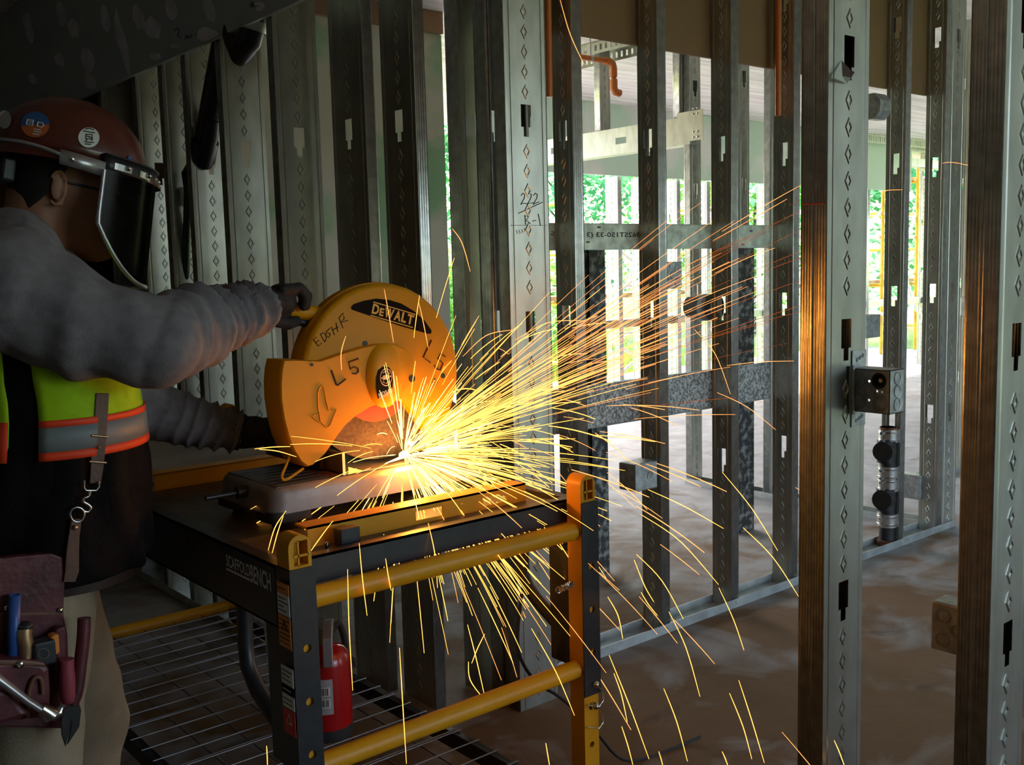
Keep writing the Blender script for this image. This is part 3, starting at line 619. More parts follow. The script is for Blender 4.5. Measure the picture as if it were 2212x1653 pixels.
for z in (zr1, .125): MB().cyl((BX0+PW, BY1-.022, z), (BX1-PW, BY1-.022, z), .0205, 18).build('rung', 'yellow', bench, smooth=40)
# deck rails and deck
for x, s in ((BX0, 1), (BX1, -1)):
    b = MB(); b.box(min(x, x+s*.004), max(x, x+s*.004), BY0+.05, BY1-.02, .690, .806); b.box(min(x, x+s*.03), max(x, x+s*.03), BY0+.05, BY1-.02, .690, .694); b.box(min(x, x+s*.03), max(x, x+s*.03), BY0+.05, BY1-.02, .802, .806)
    b.build('side_rail', 'black', bench)
for y0 in (BY0+.056, BY1-.06): MB().box(BX0+.03, BX1-.03, y0, y0+.006, .755, .806).box(BX0+.03, BX1-.03, y0, y0+.03, .802, .806).build('end_rail', 'black', bench)
MB().box(BX0+.028, BX1-.028, BY0+.08, BY1-.06, .785, .797).build('deck_plate', 'deck', bench)
MB().box(BX0+.05, BX1-.06, 2.58, 3.30, .797, .806).build('deck_board', 'deckboard', bench, bevel=.002)
def angle(x0, x1, y, z0, z1, dep, slots=()):
    b = MB(); xa = x0
    for s0, s1 in slots: b.box(xa, s0, y, y+.004, z0, z1).box(s0, s1, y, y+.004, z0, z0+.008).box(s0, s1, y, y+.004, z1-.013, z1); xa = s1
    b.box(xa, x1, y, y+.004, z0, z1).box(x0, x1, y, y+dep, z1-.004, z1); return b.build('cross_bar', 'yellow', bench)
angle(.93, 1.49, 1.745, .797, .838, .05, ((1.185, 1.255), (1.365, 1.435)))
b2 = MB(); y2 = 2.50; b2.box(.915, 1.46, y2, y2+.004, .80, .838).box(.915, 1.46, y2, y2+.045, .836, .840).box(.915, 1.46, y2, y2+.045, .797, .801); b2.build('cross_bar', 'yellow', bench)
q = [(.915-.03*math.sin(PI*i/8), y2+.0225-.0225*math.cos(PI*i/8)) for i in range(9)]
for zz in (.836, .797): MB().prism([(x, y, zz) for x, y in q], (0, 0, .004)).build('bar_end_lug', 'yellow', bench)
angle(1.12, 1.46, 3.34, .806, .845, .05)
MB().obox((1.0, 1.715, .812), (1, 0, 0), (0, 1, 0), (0, 0, 1), .022, .014, .02).build('stop_block', 'black', bench, bevel=.002)
MB().cyl((.945, 1.70, .797), (.945, 1.70, .815), .005, 10).build('bolt', 'chrome', bench, smooth=40)
# braces
def brace(pts, r=.016): return MB().tube(pts, r, 14).build('brace', 'black', bench, smooth=50)
XBL = .85
brace([P(527, 1292, 'X', XBL), P(530, 1390, 'X', XBL), P(536, 1440, 'X', XBL), P(556, 1490, 'X', XBL), P(634, 1610, 'X', XBL)])
XBR = 1.545
brace([P(1128, 1190, 'X', XBR), P(1131, 1240, 'X', XBR), P(1142, 1270, 'X', XBR), P(1160, 1296, 'X', XBR), P(1250, 1400, 'X', XBR)])
hp = MB(); a = P(574, 1338, 'X', .83); b = P(585, 1440, 'X', .83); hp.tube([a+Vector((.02, 0, 0)), a, b, b+Vector((.02, 0, 0))], .005, 8); hp.build('pull_handle', 'alu', bench, smooth=40)
a = P(597, 1452, 'X', .835); b = P(618, 1462, 'X', .835); sp = [a+(b-a)*(i/60)+Vector((.008*math.cos(i*.84), 0, .008*math.sin(i*.84))) for i in range(61)]
MB().tube(sp, .0018, 6).build('pin_spring', 'chrome', bench, smooth=40)
a = P(1205, 1275, 'X', 1.5); b = P(1235, 1262, 'X', 1.5); sp = [a+(b-a)*(i/60)+Vector((.008*math.cos(i*.84), 0, .008*math.sin(i*.84))) for i in range(61)]
MB().tube(sp, .0018, 6).build('pin_spring', 'chrome', bench, smooth=40)
a = P(590, 1315, 'X', .83); MB().box(.818, .86, BY0+.05, BY0+.115, .42, .69).build('leg_socket', 'black', bench, bevel=.003)
MB().box(1.53, 1.572, BY0+.05, BY0+.115, .42, .69).build('leg_socket', 'black', bench, bevel=.003)
for px, py, r in ((505, 1262, .012), (538, 1288, .014), (558, 1290, .017), (572, 1298, .013), (580, 1280, .012)):
    c = P(px, py, 'X', .825); MB().ell(c, r*.7, r, r, 10, 7).build('latch_nut', 'chrome' if r > .0135 else 'black', bench, smooth=60)
# lower wire shelf
SZ, SX0, SX1, SY0, SY1 = .150, .845, 1.475, 1.70, 3.36
for x in (SX0, SX1): MB().box(x-.012, x+.012, SY0, SY1, SZ-.045, SZ-.004).build('shelf_rail', 'black', bench, bevel=.002)
me = None
def wire(p0, p1):
    return MB().tube([p0, p1], .0024, 6)
y = SY0+.02; k = 0; wx = wire((SX0-.014, 0, 0), (SX1+.014, 0, 0)).mesh('shelf_wire', [M['wire']], Vector(), 60)
while y < SY1:
    for dy in ((0, .009) if k % 4 == 0 else (0,)):
        o = bpy.data.objects.new('shelf_wire', wx); COL.objects.link(o); o.parent = bench; o.location = Vector((0, y+dy, SZ))-ORG[bench]
    y += .0762; k += 1
wy = wire((0, SY0, 0), (0, SY1, 0)).mesh('shelf_wire', [M['wire']], Vector(), 60)
for i in range(7):
    o = bpy.data.objects.new('shelf_wire', wy); COL.objects.link(o); o.parent = bench; o.location = Vector((SX0+.012+i*.1015, 0, SZ-.0035))-ORG[bench]
# decals: side lettering and warning labels
d = MB(); XD = BX0-.0008
a = P(489, 1222, 'X', XD); zt = P(489, 1198, 'X', XD).z
yend = BY0+.062; hh = zt-a.z
L1 = a.y-P(540, 1245, 'X', XD).y
put_text(d, 'SCAFFOLD', (XD, a.y, a.z), (0, -1, 0), (0, 0, 1), hh, L1, .02)
d.box(XD-.0004, XD, a.y-L1, a.y, a.z-.0085, a.z-.004)
y2_ = a.y-L1-.002; vs, fs = text_mesh('BENCH', .02); sc_ = L1*.62/vs[:, 0].max()
put_text(d, 'BENCH', (XD, y2_, a.z-.008), (0, -1, 0), (0, 0, 1), hh*1.45, L1*.80, .02)
d.build('bench_lettering', 'decal_white', bench)['label'] = 'white SCAFFOLDBENCH lettering'
d = MB(); a = P(398, 1178, 'X', XD); b = P(486, 1216, 'X', XD); put_text(d, 'METALTECH', (XD, a.y, b.z-.006), (0, -1, 0), (0, 0, 1), .034, a.y-b.y, .01); d.build('maker_lettering', mat('faded_orange_print', (.10, .045, .012), .5), bench)
XS = BX0-.0042
def label(y0, y1, z0, z1, m_, nm='warning_label', x=XS, par=bench): return MB().box(x-.0006, x, y0, y1, z0, z1).build(nm, m_, par)
ya, yb = P(600, 1300, 'X', XS).y, P(625, 1300, 'X', XS).y
def zz(py): return P(612, py, 'X', XS).z
for p0, p1, m_ in ((1260, 1284, 'decal_orange'), (1284, 1328, 'decal_white'), (1330, 1396, 'decal_orange'), (1436, 1474, 'decal_white'), (1476, 1494, 'decal_black'), (1495, 1523, 'decal_white'), (1526, 1576, 'decal_red')):
    lb_ = label(yb, ya, max(zz(p1), .365), zz(p0), m_)
    if m_ != 'decal_red':
        n = max(2, int((zz(p0)-zz(p1))/.0075)); q = MB(); ink = 'decal_white' if m_ == 'decal_black' else 'marker'
        for i in range(1, n):
            z = zz(p1)+(zz(p0)-zz(p1))*i/n
            if z > .37: q.box(XS-.0010, XS-.0004, yb+.004+.01*random.random()*(i % 3), ya-.003, z-.001, z+.0008)
        if q.v: o = q.build('label_print', ink, lb_); o['kind'] = 'stuff'
    if m_ in ('decal_red',) or p0 == 1330:
        q = MB(); zc = zz(p0)-.018; yc = (ya+yb)/2; q.tube([(XS-.0012, yc+.009, zc-.007), (XS-.0012, yc, zc+.010), (XS-.0012, yc-.009, zc-.007)], .0012, 5, closed=True); q.build('warning_triangle', 'decal_white' if m_ == 'decal_red' else 'marker', lb_)
# snap pin clips on the right post
for py, dz in ((1478, 0), (1525, 0)):
    c = P(1285, py, 'Y', BY0-.004); MB().ell(c, .009, .012, .009, 10, 8).build('pin_head', 'chrome', pr_, smooth=60)
    MB().tube([c+Vector((0, -.004, 0)), c+Vector((.018, -.006, -.02)), c+Vector((.022, -.004, -.045)), c+Vector((.008, -.004, -.055)), c+Vector((-.03, -.004, -.04))], .0014, 6).build('pin_wire', 'chrome', pr_, smooth=60)
# power cord
c0 = P(1130, 1240, 'Y', 1.72); cord = [P(1140, 1150, 'Y', 1.75), P(1136, 1230, 'Y', 1.75), P(1126, 1290, 'Y', 1.75), P(1118, 1380, 'Y', 1.75), P(1128, 1430, 'Y', 1.75), P(1160, 1475, 'Y', 1.75), P(1200, 1500, 'Y', 1.75), P(1240, 1532, 'Y', 1.75)]
def smooth_pts(pts, n=6):
    pts = [Vector(p) for p in pts]; out = []
    for i in range(len(pts)-1):
        p0, p1, p2, p3 = pts[max(i-1, 0)], pts[i], pts[i+1], pts[min(i+2, len(pts)-1)]
        for k in range(n):
            t = k/n; out.append(.5*((2*p1)+(p2-p0)*t+(2*p0-5*p1+4*p2-p3)*t*t+(3*p1-p0-3*p2+p3)*t**3))
    return out+[pts[-1]]
tail = cord[-1]; cord += [tail+Vector((.10, .03, -.10)), Vector((tail.x+.25, tail.y+.05, .012)), Vector((tail.x+.5, tail.y+.02, .008))]
tag(MB().tube(smooth_pts(cord), .0042, 8).build('power_cord', 'rubber', smooth=60), 'black power cord hanging from the bench in front of the marked jamb', 'cord')
# sheet on the far end of the deck
q0 = [P(415, 893, 'Z', .835), P(470, 878, 'Z', .835), P(560, 900, 'Z', .835), P(520, 915, 'Z', .835)]
q0 = [(1.28, 2.95), (1.50, 3.0), (1.44, 3.30), (1.24, 3.28)]
tag(MB().prism([(x, y, .806) for x, y in q0], (0, 0, .03)).build('steel_block', 'alu', bevel=.004), 'flat grey metal block lying on the far end of the bench deck', 'metal block')
# ============================================================ fire extinguisher
ex, ey, ez, er = 1.228, 2.24, SZ+.002, .062
zt = P(725, 1385, 'Y', ey).z
fe = thing('fire_extinguisher', 'red fire extinguisher standing on the wire shelf', 'extinguisher', (ex, ey, ez))
prof = [(er*.98, ez), (er, ez+.006), (er, ez+.03)]; MB().loft([[(ex+r*math.cos(2*PI*j/28), ey+r*math.sin(2*PI*j/28), z) for j in range(28)] for r, z in prof]).build('base_ring', 'rubber', fe, smooth=40)
prof = [(er, ez+.03), (er, zt-.045), (er*.93, zt-.025), (er*.75, zt-.01), (er*.4, zt), (er*.25, zt+.003)]
MB().loft([[(ex+r*math.cos(2*PI*j/28), ey+r*math.sin(2*PI*j/28), z) for j in range(28)] for r, z in prof]).build('cylinder', 'redpaint', fe, smooth=50)
MB().tube([(ex, ey, zt), (ex, ey, zt+.045)], .016, 14).build('valve', 'brass', fe, smooth=40)
hd = Vector((-.55, -.83, 0)); c = Vector((ex, ey, zt+.03))
MB().prism([c+hd*-.02+Vector((0, 0, .03)), c+hd*.04+Vector((0, 0, .045)), c+hd*.075+Vector((0, 0, .01)), c+hd*.085+Vector((0, 0, -.06)), c+hd*.07+Vector((0, 0, -.06)), c+hd*.055+Vector((0, 0, .0)), c+hd*.0+Vector((0, 0, .01))], Vector((.83, -.55, 0))*.024).build('lever', 'alu', fe, bevel=.002)
MB().prism([c+hd*-.01+Vector((0, 0, .0)), c+hd*.05+Vector((0, 0, -.008)), c+hd*.05+Vector((0, 0, -.018)), c+Vector((0, 0, -.012))], Vector((.83, -.55, 0))*.02).build('carry_handle', 'alu', fe, bevel=.002)
MB().tube(smooth_pts([c+Vector((.02, .0, 0)), c+Vector((.06, .03, .0)), c+Vector((.075, .03, -.06)), c+Vector((.07, .03, -.16))]), .008, 8).build('hose', 'rubber', fe, smooth=50)
def wrapc(a0, a1, z0, z1, r, nm, m_, par):
    n = 12; b = MB(); b.loft([[(ex+r*math.cos(a0+(a1-a0)*i/n), ey+r*math.sin(a0+(a1-a0)*i/n), z) for i in range(n+1)] for z in (z0, z1)], False, False, 0, False); return b.build(nm, m_, par, smooth=60)
a_c = math.atan2(-ey+.0, -ex)  # towards the camera
lb_ = wrapc(a_c-.85, a_c+.22, ez+.075, zt-.07, er+.0006, 'instruction_label', 'decal_grey', fe)
for i in range(2):
    z = ez+.135-.03*i; wrapc(a_c-.55, a_c+.12, z-.012, z+.012, er+.0010, 'barcode_panel', 'decal_white', lb_)
    q = MB()
    for k in range(9): a0 = a_c-.5+.06*k; n = 1; q.loft([[(ex+(er+.0014)*math.cos(a0+t), ey+(er+.0014)*math.sin(a0+t), zz_) for t in (0, .018+.014*(k % 3))] for zz_ in (z-.009, z+.009)], False, False, 0, False)
    q.build('barcode_bars', 'marker', lb_)['kind'] = 'stuff'
# ============================================================ chop saw
SYF = 1.905                         # front of the base
saw = thing('chop_saw', 'yellow abrasive chop saw cutting a steel channel on the bench', 'chop saw', (1.2, 2.05, .797))
bx0 = P(598, 1090, 'Y', SYF).x-.01; bx1 = bx0+.56; by0, by1 = SYF, SYF+.27; bz0, bz1 = .832, P(640, 1052, 'Y', SYF).z
def rrect(x0, x1, y0, y1, r, z, n=6):
    pts = []
    for cx, cy, a0 in ((x1-r, y1-r, 0), (x0+r, y1-r, PI/2), (x0+r, y0+r, PI), (x1-r, y0+r, 1.5*PI)):
        pts += [(cx+r*math.cos(a0+PI/2*i/n), cy+r*math.sin(a0+PI/2*i/n), z) for i in range(n+1)]
    return pts
hb = bz1-bz0
base_ = MB().loft([rrect(bx0-.004, bx1+.004, by0-.004, by1+.004, .035, bz0), rrect(bx0, bx1, by0, by1, .035, bz0+hb*.45), rrect(bx0+.001, bx1-.001, by0+.001, by1-.001, .035, bz0+hb*.5), rrect(bx0+.002, bx1-.002, by0+.002, by1-.002, .034, bz1-.012), rrect(bx0+.007, bx1-.007, by0+.007, by1-.007, .03, bz1-.003), rrect(bx0+.014, bx1-.014, by0+.014, by1-.014, .026, bz1)])
gs = MB(); gt = MB()
for i in range(7): y = by0+.03+i*.03; gs.box(bx0+.03, bx0+.16, y, y+.010, bz1-.025, bz1+.02); gt.box(bx0+.03, bx0+.16, y, y+.010, bz1-.01, bz1+.02)
cut(base_, gs, 'base', 'alu_dirty', saw, 50)
tp = cut(MB().box(bx0+.02, bx1-.02, by0+.018, by1-.018, bz1-.002, bz1+.002), gt, 'base_top', 'deck', saw)
for x in (bx0+.045, bx1-.045):
    for y in (by0+.04, by1-.04): f_ = MB().tube([(x, y, .797), (x, y, .815)], [.026, .03], 16).build('foot', 'rubber', saw, smooth=40); MB().loft([rrect(x-.05, x+.05, y-.045, y+.045, .02, .814), rrect(x-.048, x+.048, y-.043, y+.043, .02, bz0+.004)]).build('foot_pad', 'rubber', f_, smooth=40)
# fence, vise
MB().box(bx0+.17, bx0+.178, by0+.10, by1-.02, bz1, bz1+.05).box(bx0+.17, bx0+.21, by0+.10, by1-.02, bz1, bz1+.006).build('fence', 'black', saw)
a = P(442, 1040, 'Y', 2.03); b = Vector((bx0+.01, 2.03, bz1-.02)); a.z = b.z; MB().cyl(a, b, .006, 10).build('vise_screw', 'black', saw, smooth=40); MB().cyl(b+Vector((-.03, 0, 0)), b+Vector((.0, 0, 0)), .013, 14).build('vise_nut', 'black', saw, smooth=40)
# guard
GY = 1.955
gc = P(832, 812, 'Y', GY); gR = gc.z-.0; gR = P(812, 613, 'Y', GY).z-gc.z
GT = .062
def gp(px, py, y=GY): return P(px, py, 'Y', y)
ang0, ang1 = math.radians(-52), math.radians(192)      # covered arc, from lower right over the top to the left
def arc(r, n=48, a0=ang0, a1=ang1): return [(gc.x+r*math.cos(a0+(a1-a0)*i/n), gc.z+r*math.sin(a0+(a1-a0)*i/n)) for i in range(n+1)]
inner = [(gc.x-.10, gc.z-.05), (gc.x+.02, gc.z-.05), (gc.x+.06, gc.z-.075)]
poly = arc(gR)+inner; poly2 = arc(gR-.010)+inner
b = MB(); n = len(poly)
rings = [[(x, GY+GT, z) for x, z in poly], [(x, GY+.010, z) for x, z in poly], [(x, GY+.003, z) for x, z in arc(gR-.004)+inner], [(x, GY, z) for x, z in poly2]]
b.loft(rings, True); ug = b.build('upper_guard', 'sawyellow', saw, smooth=40)
# rim bead and recessed ring on the guard face
MB().tube([(x, GY+.002, z) for x, z in arc(gR-.024, 48, math.radians(35), math.radians(185))], .0016, 6).build('guard_ridge', 'sawyellow', ug, smooth=60)
MB().tube([(x, GY+GT*.52, z) for x, z in arc(gR+.0005, 48, math.radians(10), math.radians(192))], .0028, 6).build('guard_seam', 'sawyellow', ug, smooth=60)
# lower guard plate traced from its outline
LY = GY-.018
LG = [(612, 778), (607, 800), (605, 830), (606, 865), (612, 905), (622, 945), (636, 978), (650, 1000), (664, 1010), (676, 1006), (700, 984), (716, 962), (727, 945), (744, 922), (768, 900), (800, 880), (838, 866), (868, 850), (884, 838), (895, 820), (899, 803), (897, 786), (889, 768), (877, 754), (862, 746), (842, 742), (818, 743), (780, 751), (738, 764), (700, 777), (688, 780), (650, 778)]
pts = [P(x, y, 'Y', LY) for x, y in LG]; c_ = sum(pts, Vector())/len(pts)
b = MB(); ins = [c_+(p-c_)*.975 for p in pts]
b.loft([[p+Vector((0, .075, 0)) for p in pts], [p+Vector((0, .008, 0)) for p in pts], [c_+(p-c_)*.988+Vector((0, .002, 0)) for p in pts], ins], True)
lg = b.build('lower_guard', 'sawyellow', saw, smooth=40)
# hub boss
h0 = P(830, 815, 'Y', LY); b = MB(); rings = []
for r, y in ((.066, -.0005), (.060, -.009), (.05, -.014), (.036, -.016)):
    rings.append([(h0.x+r*.74*math.cos(2*PI*i/28), LY+y, h0.z+.004+r*1.12*math.sin(2*PI*i/28)-.018*(math.sin(2*PI*i/28) < -.2)*0) for i in range(28)])
b.loft(rings, True); hub = b.build('hub_boss', 'sawyellow', lg, smooth=50)
HY = LY-.0168
ok = [(816, 862), (813, 840), (813, 815), (817, 800), (828, 791), (841, 794), (848, 806), (849, 822), (848, 838)]
b = MB(); b.prism([P(x, y, 'Y', HY) for x, y in ok], (0, .0006, 0)); st = b.build('hub_sticker', 'decal_black', hub)
b = MB(); k0 = P(834, 815, 'Y', HY-.0006); b.tube([(k0.x+.0155*math.cos(2*PI*i/24), HY-.0004, k0.z+.019*math.sin(2*PI*i/24)) for i in range(24)], .0012, 5, closed=True)
b.obox(k0, (1, 0, .1), (0, 1, 0), (0, 0, 1), .0085, .0003, .005); b.obox(k0+Vector((0, -.0004, 0)), (1, 0, .1), (0, 1, 0), (0, 0, 1), .013, .0003, .0018)
for a0 in (.5, 1.2, 1.9, 3.8, 4.5, 5.2): b.tube([(k0.x+.011*math.cos(a0+t), HY-.0005, k0.z+.0135*math.sin(a0+t)) for t in (0, .15, .3, .45)], .0012, 5)
b.build('sticker_emblem', mat('peach_print', (.75, .45, .30), .5), st)
b = MB(); a = P(819, 858, 'Y', HY-.0005); e = P(848, 846, 'Y', HY-.0005); put_text(b, 'KEYLES', a, e-a, (0, 0, 1), .0085, (e-a).length, .02)
a = P(820, 862, 'Y', HY-.0005); e = P(840, 854, 'Y', HY-.0005); put_text(b, 'BLADE CHANGE', a, e-a, (0, 0, 1), .0035, (e-a).length, .01); b.build('sticker_lettering', 'decal_white', st)
# arrow embossed, handwriting
AY = LY-.0006
b = MB()
for pts in ([(697, 833), (690, 838), (686, 850), (687, 880), (692, 910), (706, 924), (712, 920), (727, 885), (711, 888), (705, 870), (698, 834)], [(676, 898), (690, 892), (692, 910)], [(674, 900), (688, 912)]):
    stroke(b, [P(x, y, 'Y', AY) for x, y in pts], .0014)
b.build('embossed_arrow', 'sawyellow', lg, smooth=60)
b = MB()
for pts in ([(716, 800), (727, 832), (729, 833), (747, 819)], [(774, 775), (753, 783), (757, 797), (765, 793), (773, 796), (774, 803), (769, 808), (761, 807)]): stroke(b, [P(x, y, 'Y', AY) for x, y in pts], .0022)
b.build('marker_L5', 'marker_red', lg)['label'] = 'brown marker L5'
b = MB(); EY = GY-.0008
def hw(pts, r=.0010): stroke(b, [P(x, y, 'Y', EY) for x, y in pts], r)
hw([(684, 729), (677, 734), (688, 748), (695, 741)]); hw([(682, 741), (689, 735)]); hw([(692, 722), (702, 739)]); hw([(692, 722), (700, 719), (706, 728), (702, 739)]); hw([(713, 709), (705, 717), (704, 727), (711, 729), (714, 721), (708, 719)])
hw([(716, 706), (723, 724)]); hw([(726, 697), (730, 717)]); hw([(718, 714), (731, 706)]); hw([(733, 688), (741, 709)]); hw([(732, 688), (741, 676), (744, 688), (736, 697), (752, 692)])
b.build('marker_name', 'marker', ug)['label'] = 'black handwritten EDGAR'
b = MB()
hw([(932, 735), (914, 772), (930, 784)], .002); hw([(962, 771), (952, 764), (946, 775), (957, 785), (951, 800), (941, 796), (938, 789)], .002); hw([(940, 818), (934, 828)], .0014); hw([(945, 824), (938, 836)], .0014)
b.build('marker_LS', 'marker_red', ug)['label'] = 'brown marker LS'
# logo plate
lp = [(758, 664), (764, 657), (785, 650), (812, 645), (841, 648), (867, 656), (894, 672), (918, 694), (932, 714), (931, 721), (923, 721), (867, 705), (812, 687), (760, 669)]
b = MB(); b.prism([P(x, y, 'Y', GY-.0004) for x, y in lp], (0, -.0008, 0)); lg_ = b.build('logo_plate', 'decal_black', ug)
b = MB(); TY = GY-.0014; a = P(802.5, 676, 'Y', TY); e = P(892, 702, 'Y', TY); rt_ = (e-a); upv = Vector((-rt_.z, 0, rt_.x)).normalized()
tot = rt_.length; h_ = .0215; rn = rt_.normalized(); sk = upv+rn*.12; x = 0
for ch, ww, hf in (('D', .165, 1.0), ('E', .105, .78), ('W', .23, 1.0), ('A', .165, 1.0), ('L', .125, 1.0), ('T', .165, 1.0)):
    put_text(b, ch, a+rn*(x*tot), rn, upv, h_*hf, ww*tot*.95, .035); x += ww+.009
for off in (-.006, h_+.0035): b.obox(a+rn*(tot*.5)+upv*off, rn, (0, 1, 0), upv, tot*.51, .0003, .0011)
b.build('logo_lettering', 'decal_yellow', lg_)['label'] = 'yellow DEWALT lettering'
# bolts, slot marks
for px, py, r, y in ((890, 818, .0085, LY-.001), (789, 742, .006, GY-.001), (957, 812, .006, GY-.001), (674, 788, .0035, LY-.0015), (831, 746, .0035, LY-.0015)):
    p = P(px, py, 'Y', y); MB().cyl(p+Vector((0, -.001, 0)), p+Vector((0, .004, 0)), r, 14)  .build('bolt', 'black', ug if y > LY else lg, smooth=40)
# wheel and red flange
wc = Vector((gc.x, GY+.03, gc.z)); wR = gR*.93
MB().cyl(wc+Vector((0, -.0015, 0)), wc+Vector((0, .0015, 0)), wR, 64).build('cutting_wheel', 'wheel', saw, smooth=40)
b = MB(); n = 24; oa = [P(px, py, 'Y', GY+.012) for px, py in ((768, 900), (785, 908), (805, 912), (825, 909), (845, 900), (862, 886), (872, 868), (874, 852), (866, 848))]
b.prism(oa+[P(800, 868, 'Y', GY+.012)], (0, .004, 0)); b.build('wheel_flange', 'redguard', saw, smooth=30)
MB().cyl(wc+Vector((0, .002, 0)), wc+Vector((0, .22, 0)), .075, 28).build('motor', 'black', saw, smooth=40)
MB().obox((gc.x+.13, GY+.09, gc.z-.05), (1, 0, -.7), (0, 1, 0), (.7, 0, 1), .16, .03, .03).build('arm', 'black', saw, bevel=.006)
MB().obox((bx1-.08, GY+.09, bz1+.03), (1, 0, 0), (0, 1, 0), (0, 0, 1), .03, .05, .04).build('hinge_block', 'black', saw, bevel=.006)
# handle
ha, hb_ = P(604, 666, 'Y', GY+.05), P(700, 682, 'Y', GY+.05)
hd_ = MB().tube([ha, ha+(hb_-ha)*.5, hb_+(hb_-ha)*.2], [.0165, .0175, .019], 16).build('handle', 'sawyellow', saw, smooth=50)
MB().tube([ha+(hb_-ha)*.35+Vector((0, 0, -.022)), ha+(hb_-ha)*.6+Vector((0, 0, -.024))], .009, 10).build('trigger', 'black', hd_, smooth=50)
# wire bail hook under the lower guard
MB().tube(smooth_pts([P(632, 970, 'Y', LY+.03), P(618, 1005, 'Y', LY+.03), P(609, 1028, 'Y', LY+.02), P(613, 1037, 'Y', LY+.02), P(625, 1033, 'Y', LY+.02), P(655, 1012, 'Y', LY+.03)], 5), .0032, 8).build('bail_hook', 'sawyellow', saw, smooth=60)
# ------------------------------------------------------------ workpiece
wp = thing('steel_channel', 'short steel channel glowing where the wheel cuts it', 'steel channel', (1.22, 2.02, bz1+.003))
wy0, wy1 = GY-.028, 2.30; a = P(742, 1016, 'Y', wy0); e = P(870, 990, 'Y', wy0); zb_ = bz1+.003; zt_ = P(745, 978, 'Y', wy0).z
MB().box(a.x, a.x+.003, wy0, wy1, zb_, zt_).build('channel_side', 'galv', wp); MB().box(a.x, e.x+.02, wy0, wy1, zb_, zb_+.003).build('channel_web', 'galv', wp); MB().box(e.x+.017, e.x+.02, wy0, wy1, zb_, zb_+.03).build('channel_side', 'galv', wp)
hot = spark_mat('glowing_cut_edge', (1, .45, .06), 3.0); hot2 = spark_mat('white_hot_cut', (1, .75, .3), 14)
MB().box(a.x-.001, a.x+.004, wy0-.0015, wy0+.001, zb_, zt_).build('hot_edge', 'spark_cool', wp)
MB().prism([(a.x+.012, wy0-.002, zb_+.0), (a.x+.05, wy0-.002, zb_+.002), (a.x+.012, wy0-.002, zb_+.016)], (0, .001, 0)).build('hot_edge', hot, wp)
MB().prism([(e.x-.05, wy0-.002, zb_+.010), (e.x, wy0-.002, zb_+.015), (e.x+.004, wy0-.002, zb_+.022), (e.x-.01, wy0-.002, zb_+.020)], (0, .001, 0)).build('hot_edge', hot2, wp)
# ============================================================ the worker
Hc = Vector((.632, 2.085, 1.505)); tl = math.radians(11)
hf, hs, hu = Vector((math.cos(tl), 0, -math.sin(tl))), Vector((0, 1, 0)), Vector((math.sin(tl), 0, math.cos(tl)))
HB = Matrix((hf, hs, hu)).transposed()
def HL(f, s, u): return Hc+hf*f+hs*s+hu*u
def cap(mb, pts, rs, n=14):
    mb.tube(pts, rs, n)
    for p, r in zip(pts, rs): mb.ell(p, r, r, r, n, 8)
SHR, ELR, WRR = Vector((.465, 1.91, 1.315)), P(340, 738, 'Y', 1.81), P(560, 668, 'Y', 1.955)
SHL, ELL, WRL = Vector((.53, 2.29, 1.32)), P(330, 890, 'Y', 2.27), P(525, 935, 'Y', 2.17)
HIPR, KNR, ANR = Vector((.515, 2.01, .86)), P(75, 1560, 'Y', 1.99), Vector((.43, 1.98, .07))
HIPL, KNL, ANL = Vector((.53, 2.19, .86)), P(185, 1560, 'Y', 2.19), Vector((.56, 2.20, .07))
def TC(z):                                            # torso centre and half sizes
    t = lambda pts: np.interp(z, [p[0] for p in pts], [p[1] for p in pts])
    return float(t([(.8, .555), (1.1, .565), (1.3, .535), (1.4, .53)])), float(t([(.8, .150), (.9, .160), (1.0, .165), (1.15, .155), (1.3, .12), (1.4, .08)])), float(t([(.8, .18), (1.0, .195), (1.2, .205), (1.32, .19), (1.40, .10)]))
def torso_ring(z, off, n=36, a0=0, a1=2*PI, full=True):
    c, a, b = TC(z); k = n if full else n+1
    return [(c+(a+off)*math.cos(a0+(a1-a0)*i/n), 2.1+(b+off)*math.sin(a0+(a1-a0)*i/n), z) for i in range(k)]
# --- body: one continuous skin
b = MB()
b.ell(HL(-.002, 0, .018), .096, .077, .100, 20, 14, HB); b.ell(HL(.035, 0, -.045), .066, .060, .082, 18, 12, HB); b.ell(HL(.062, 0, -.105), .040, .042, .028, 14, 10, HB)
b.ell(HL(.104, 0, -.040), .018, .014, .024, 12, 8, HB); b.tube([HL(.088, 0, -.005), HL(.110, 0, -.048)], [.010, .013], 10)
b.ell(HL(.082, .028, .006), .016, .024, .010, 12, 8, HB); b.ell(HL(.082, -.028, .006), .016, .024, .010, 12, 8, HB)
b.ell(HL(.092, 0, -.078), .012, .021, .006, 12, 8, HB); b.ell(HL(.090, 0, -.091), .012, .019, .006, 12, 8, HB); b.ell(HL(.086, 0, -.112), .016, .020, .013, 12, 8, HB)
for sg in (-1, 1):
    b.ell(HL(.050, sg*.042, -.048), .030, .022, .026, 12, 8, HB)
b.tube([HL(-.045, 0, -.02), HL(-.05, 0, -.09), Vector((.55, 2.09, 1.37)), Vector((.54, 2.10, 1.30))], [.060, .058, .062, .08], 16)
b.loft([torso_ring(z, -.03) for z in (.82, .9, 1.0, 1.1, 1.2, 1.3, 1.38)])
for A in ((SHR, ELR, WRR), (SHL, ELL, WRL)): cap(b, A, [.055, .04, .028])
for A in ((HIPR, KNR, ANR), (HIPL, KNL, ANL)): cap(b, A, [.085, .055, .038]); b.ell(A[2]+Vector((.06, 0, -.035)), .12, .04, .032)
person = remesh(b, 'person', 'skin', .006, 4, org=(.53, 2.1, 0))
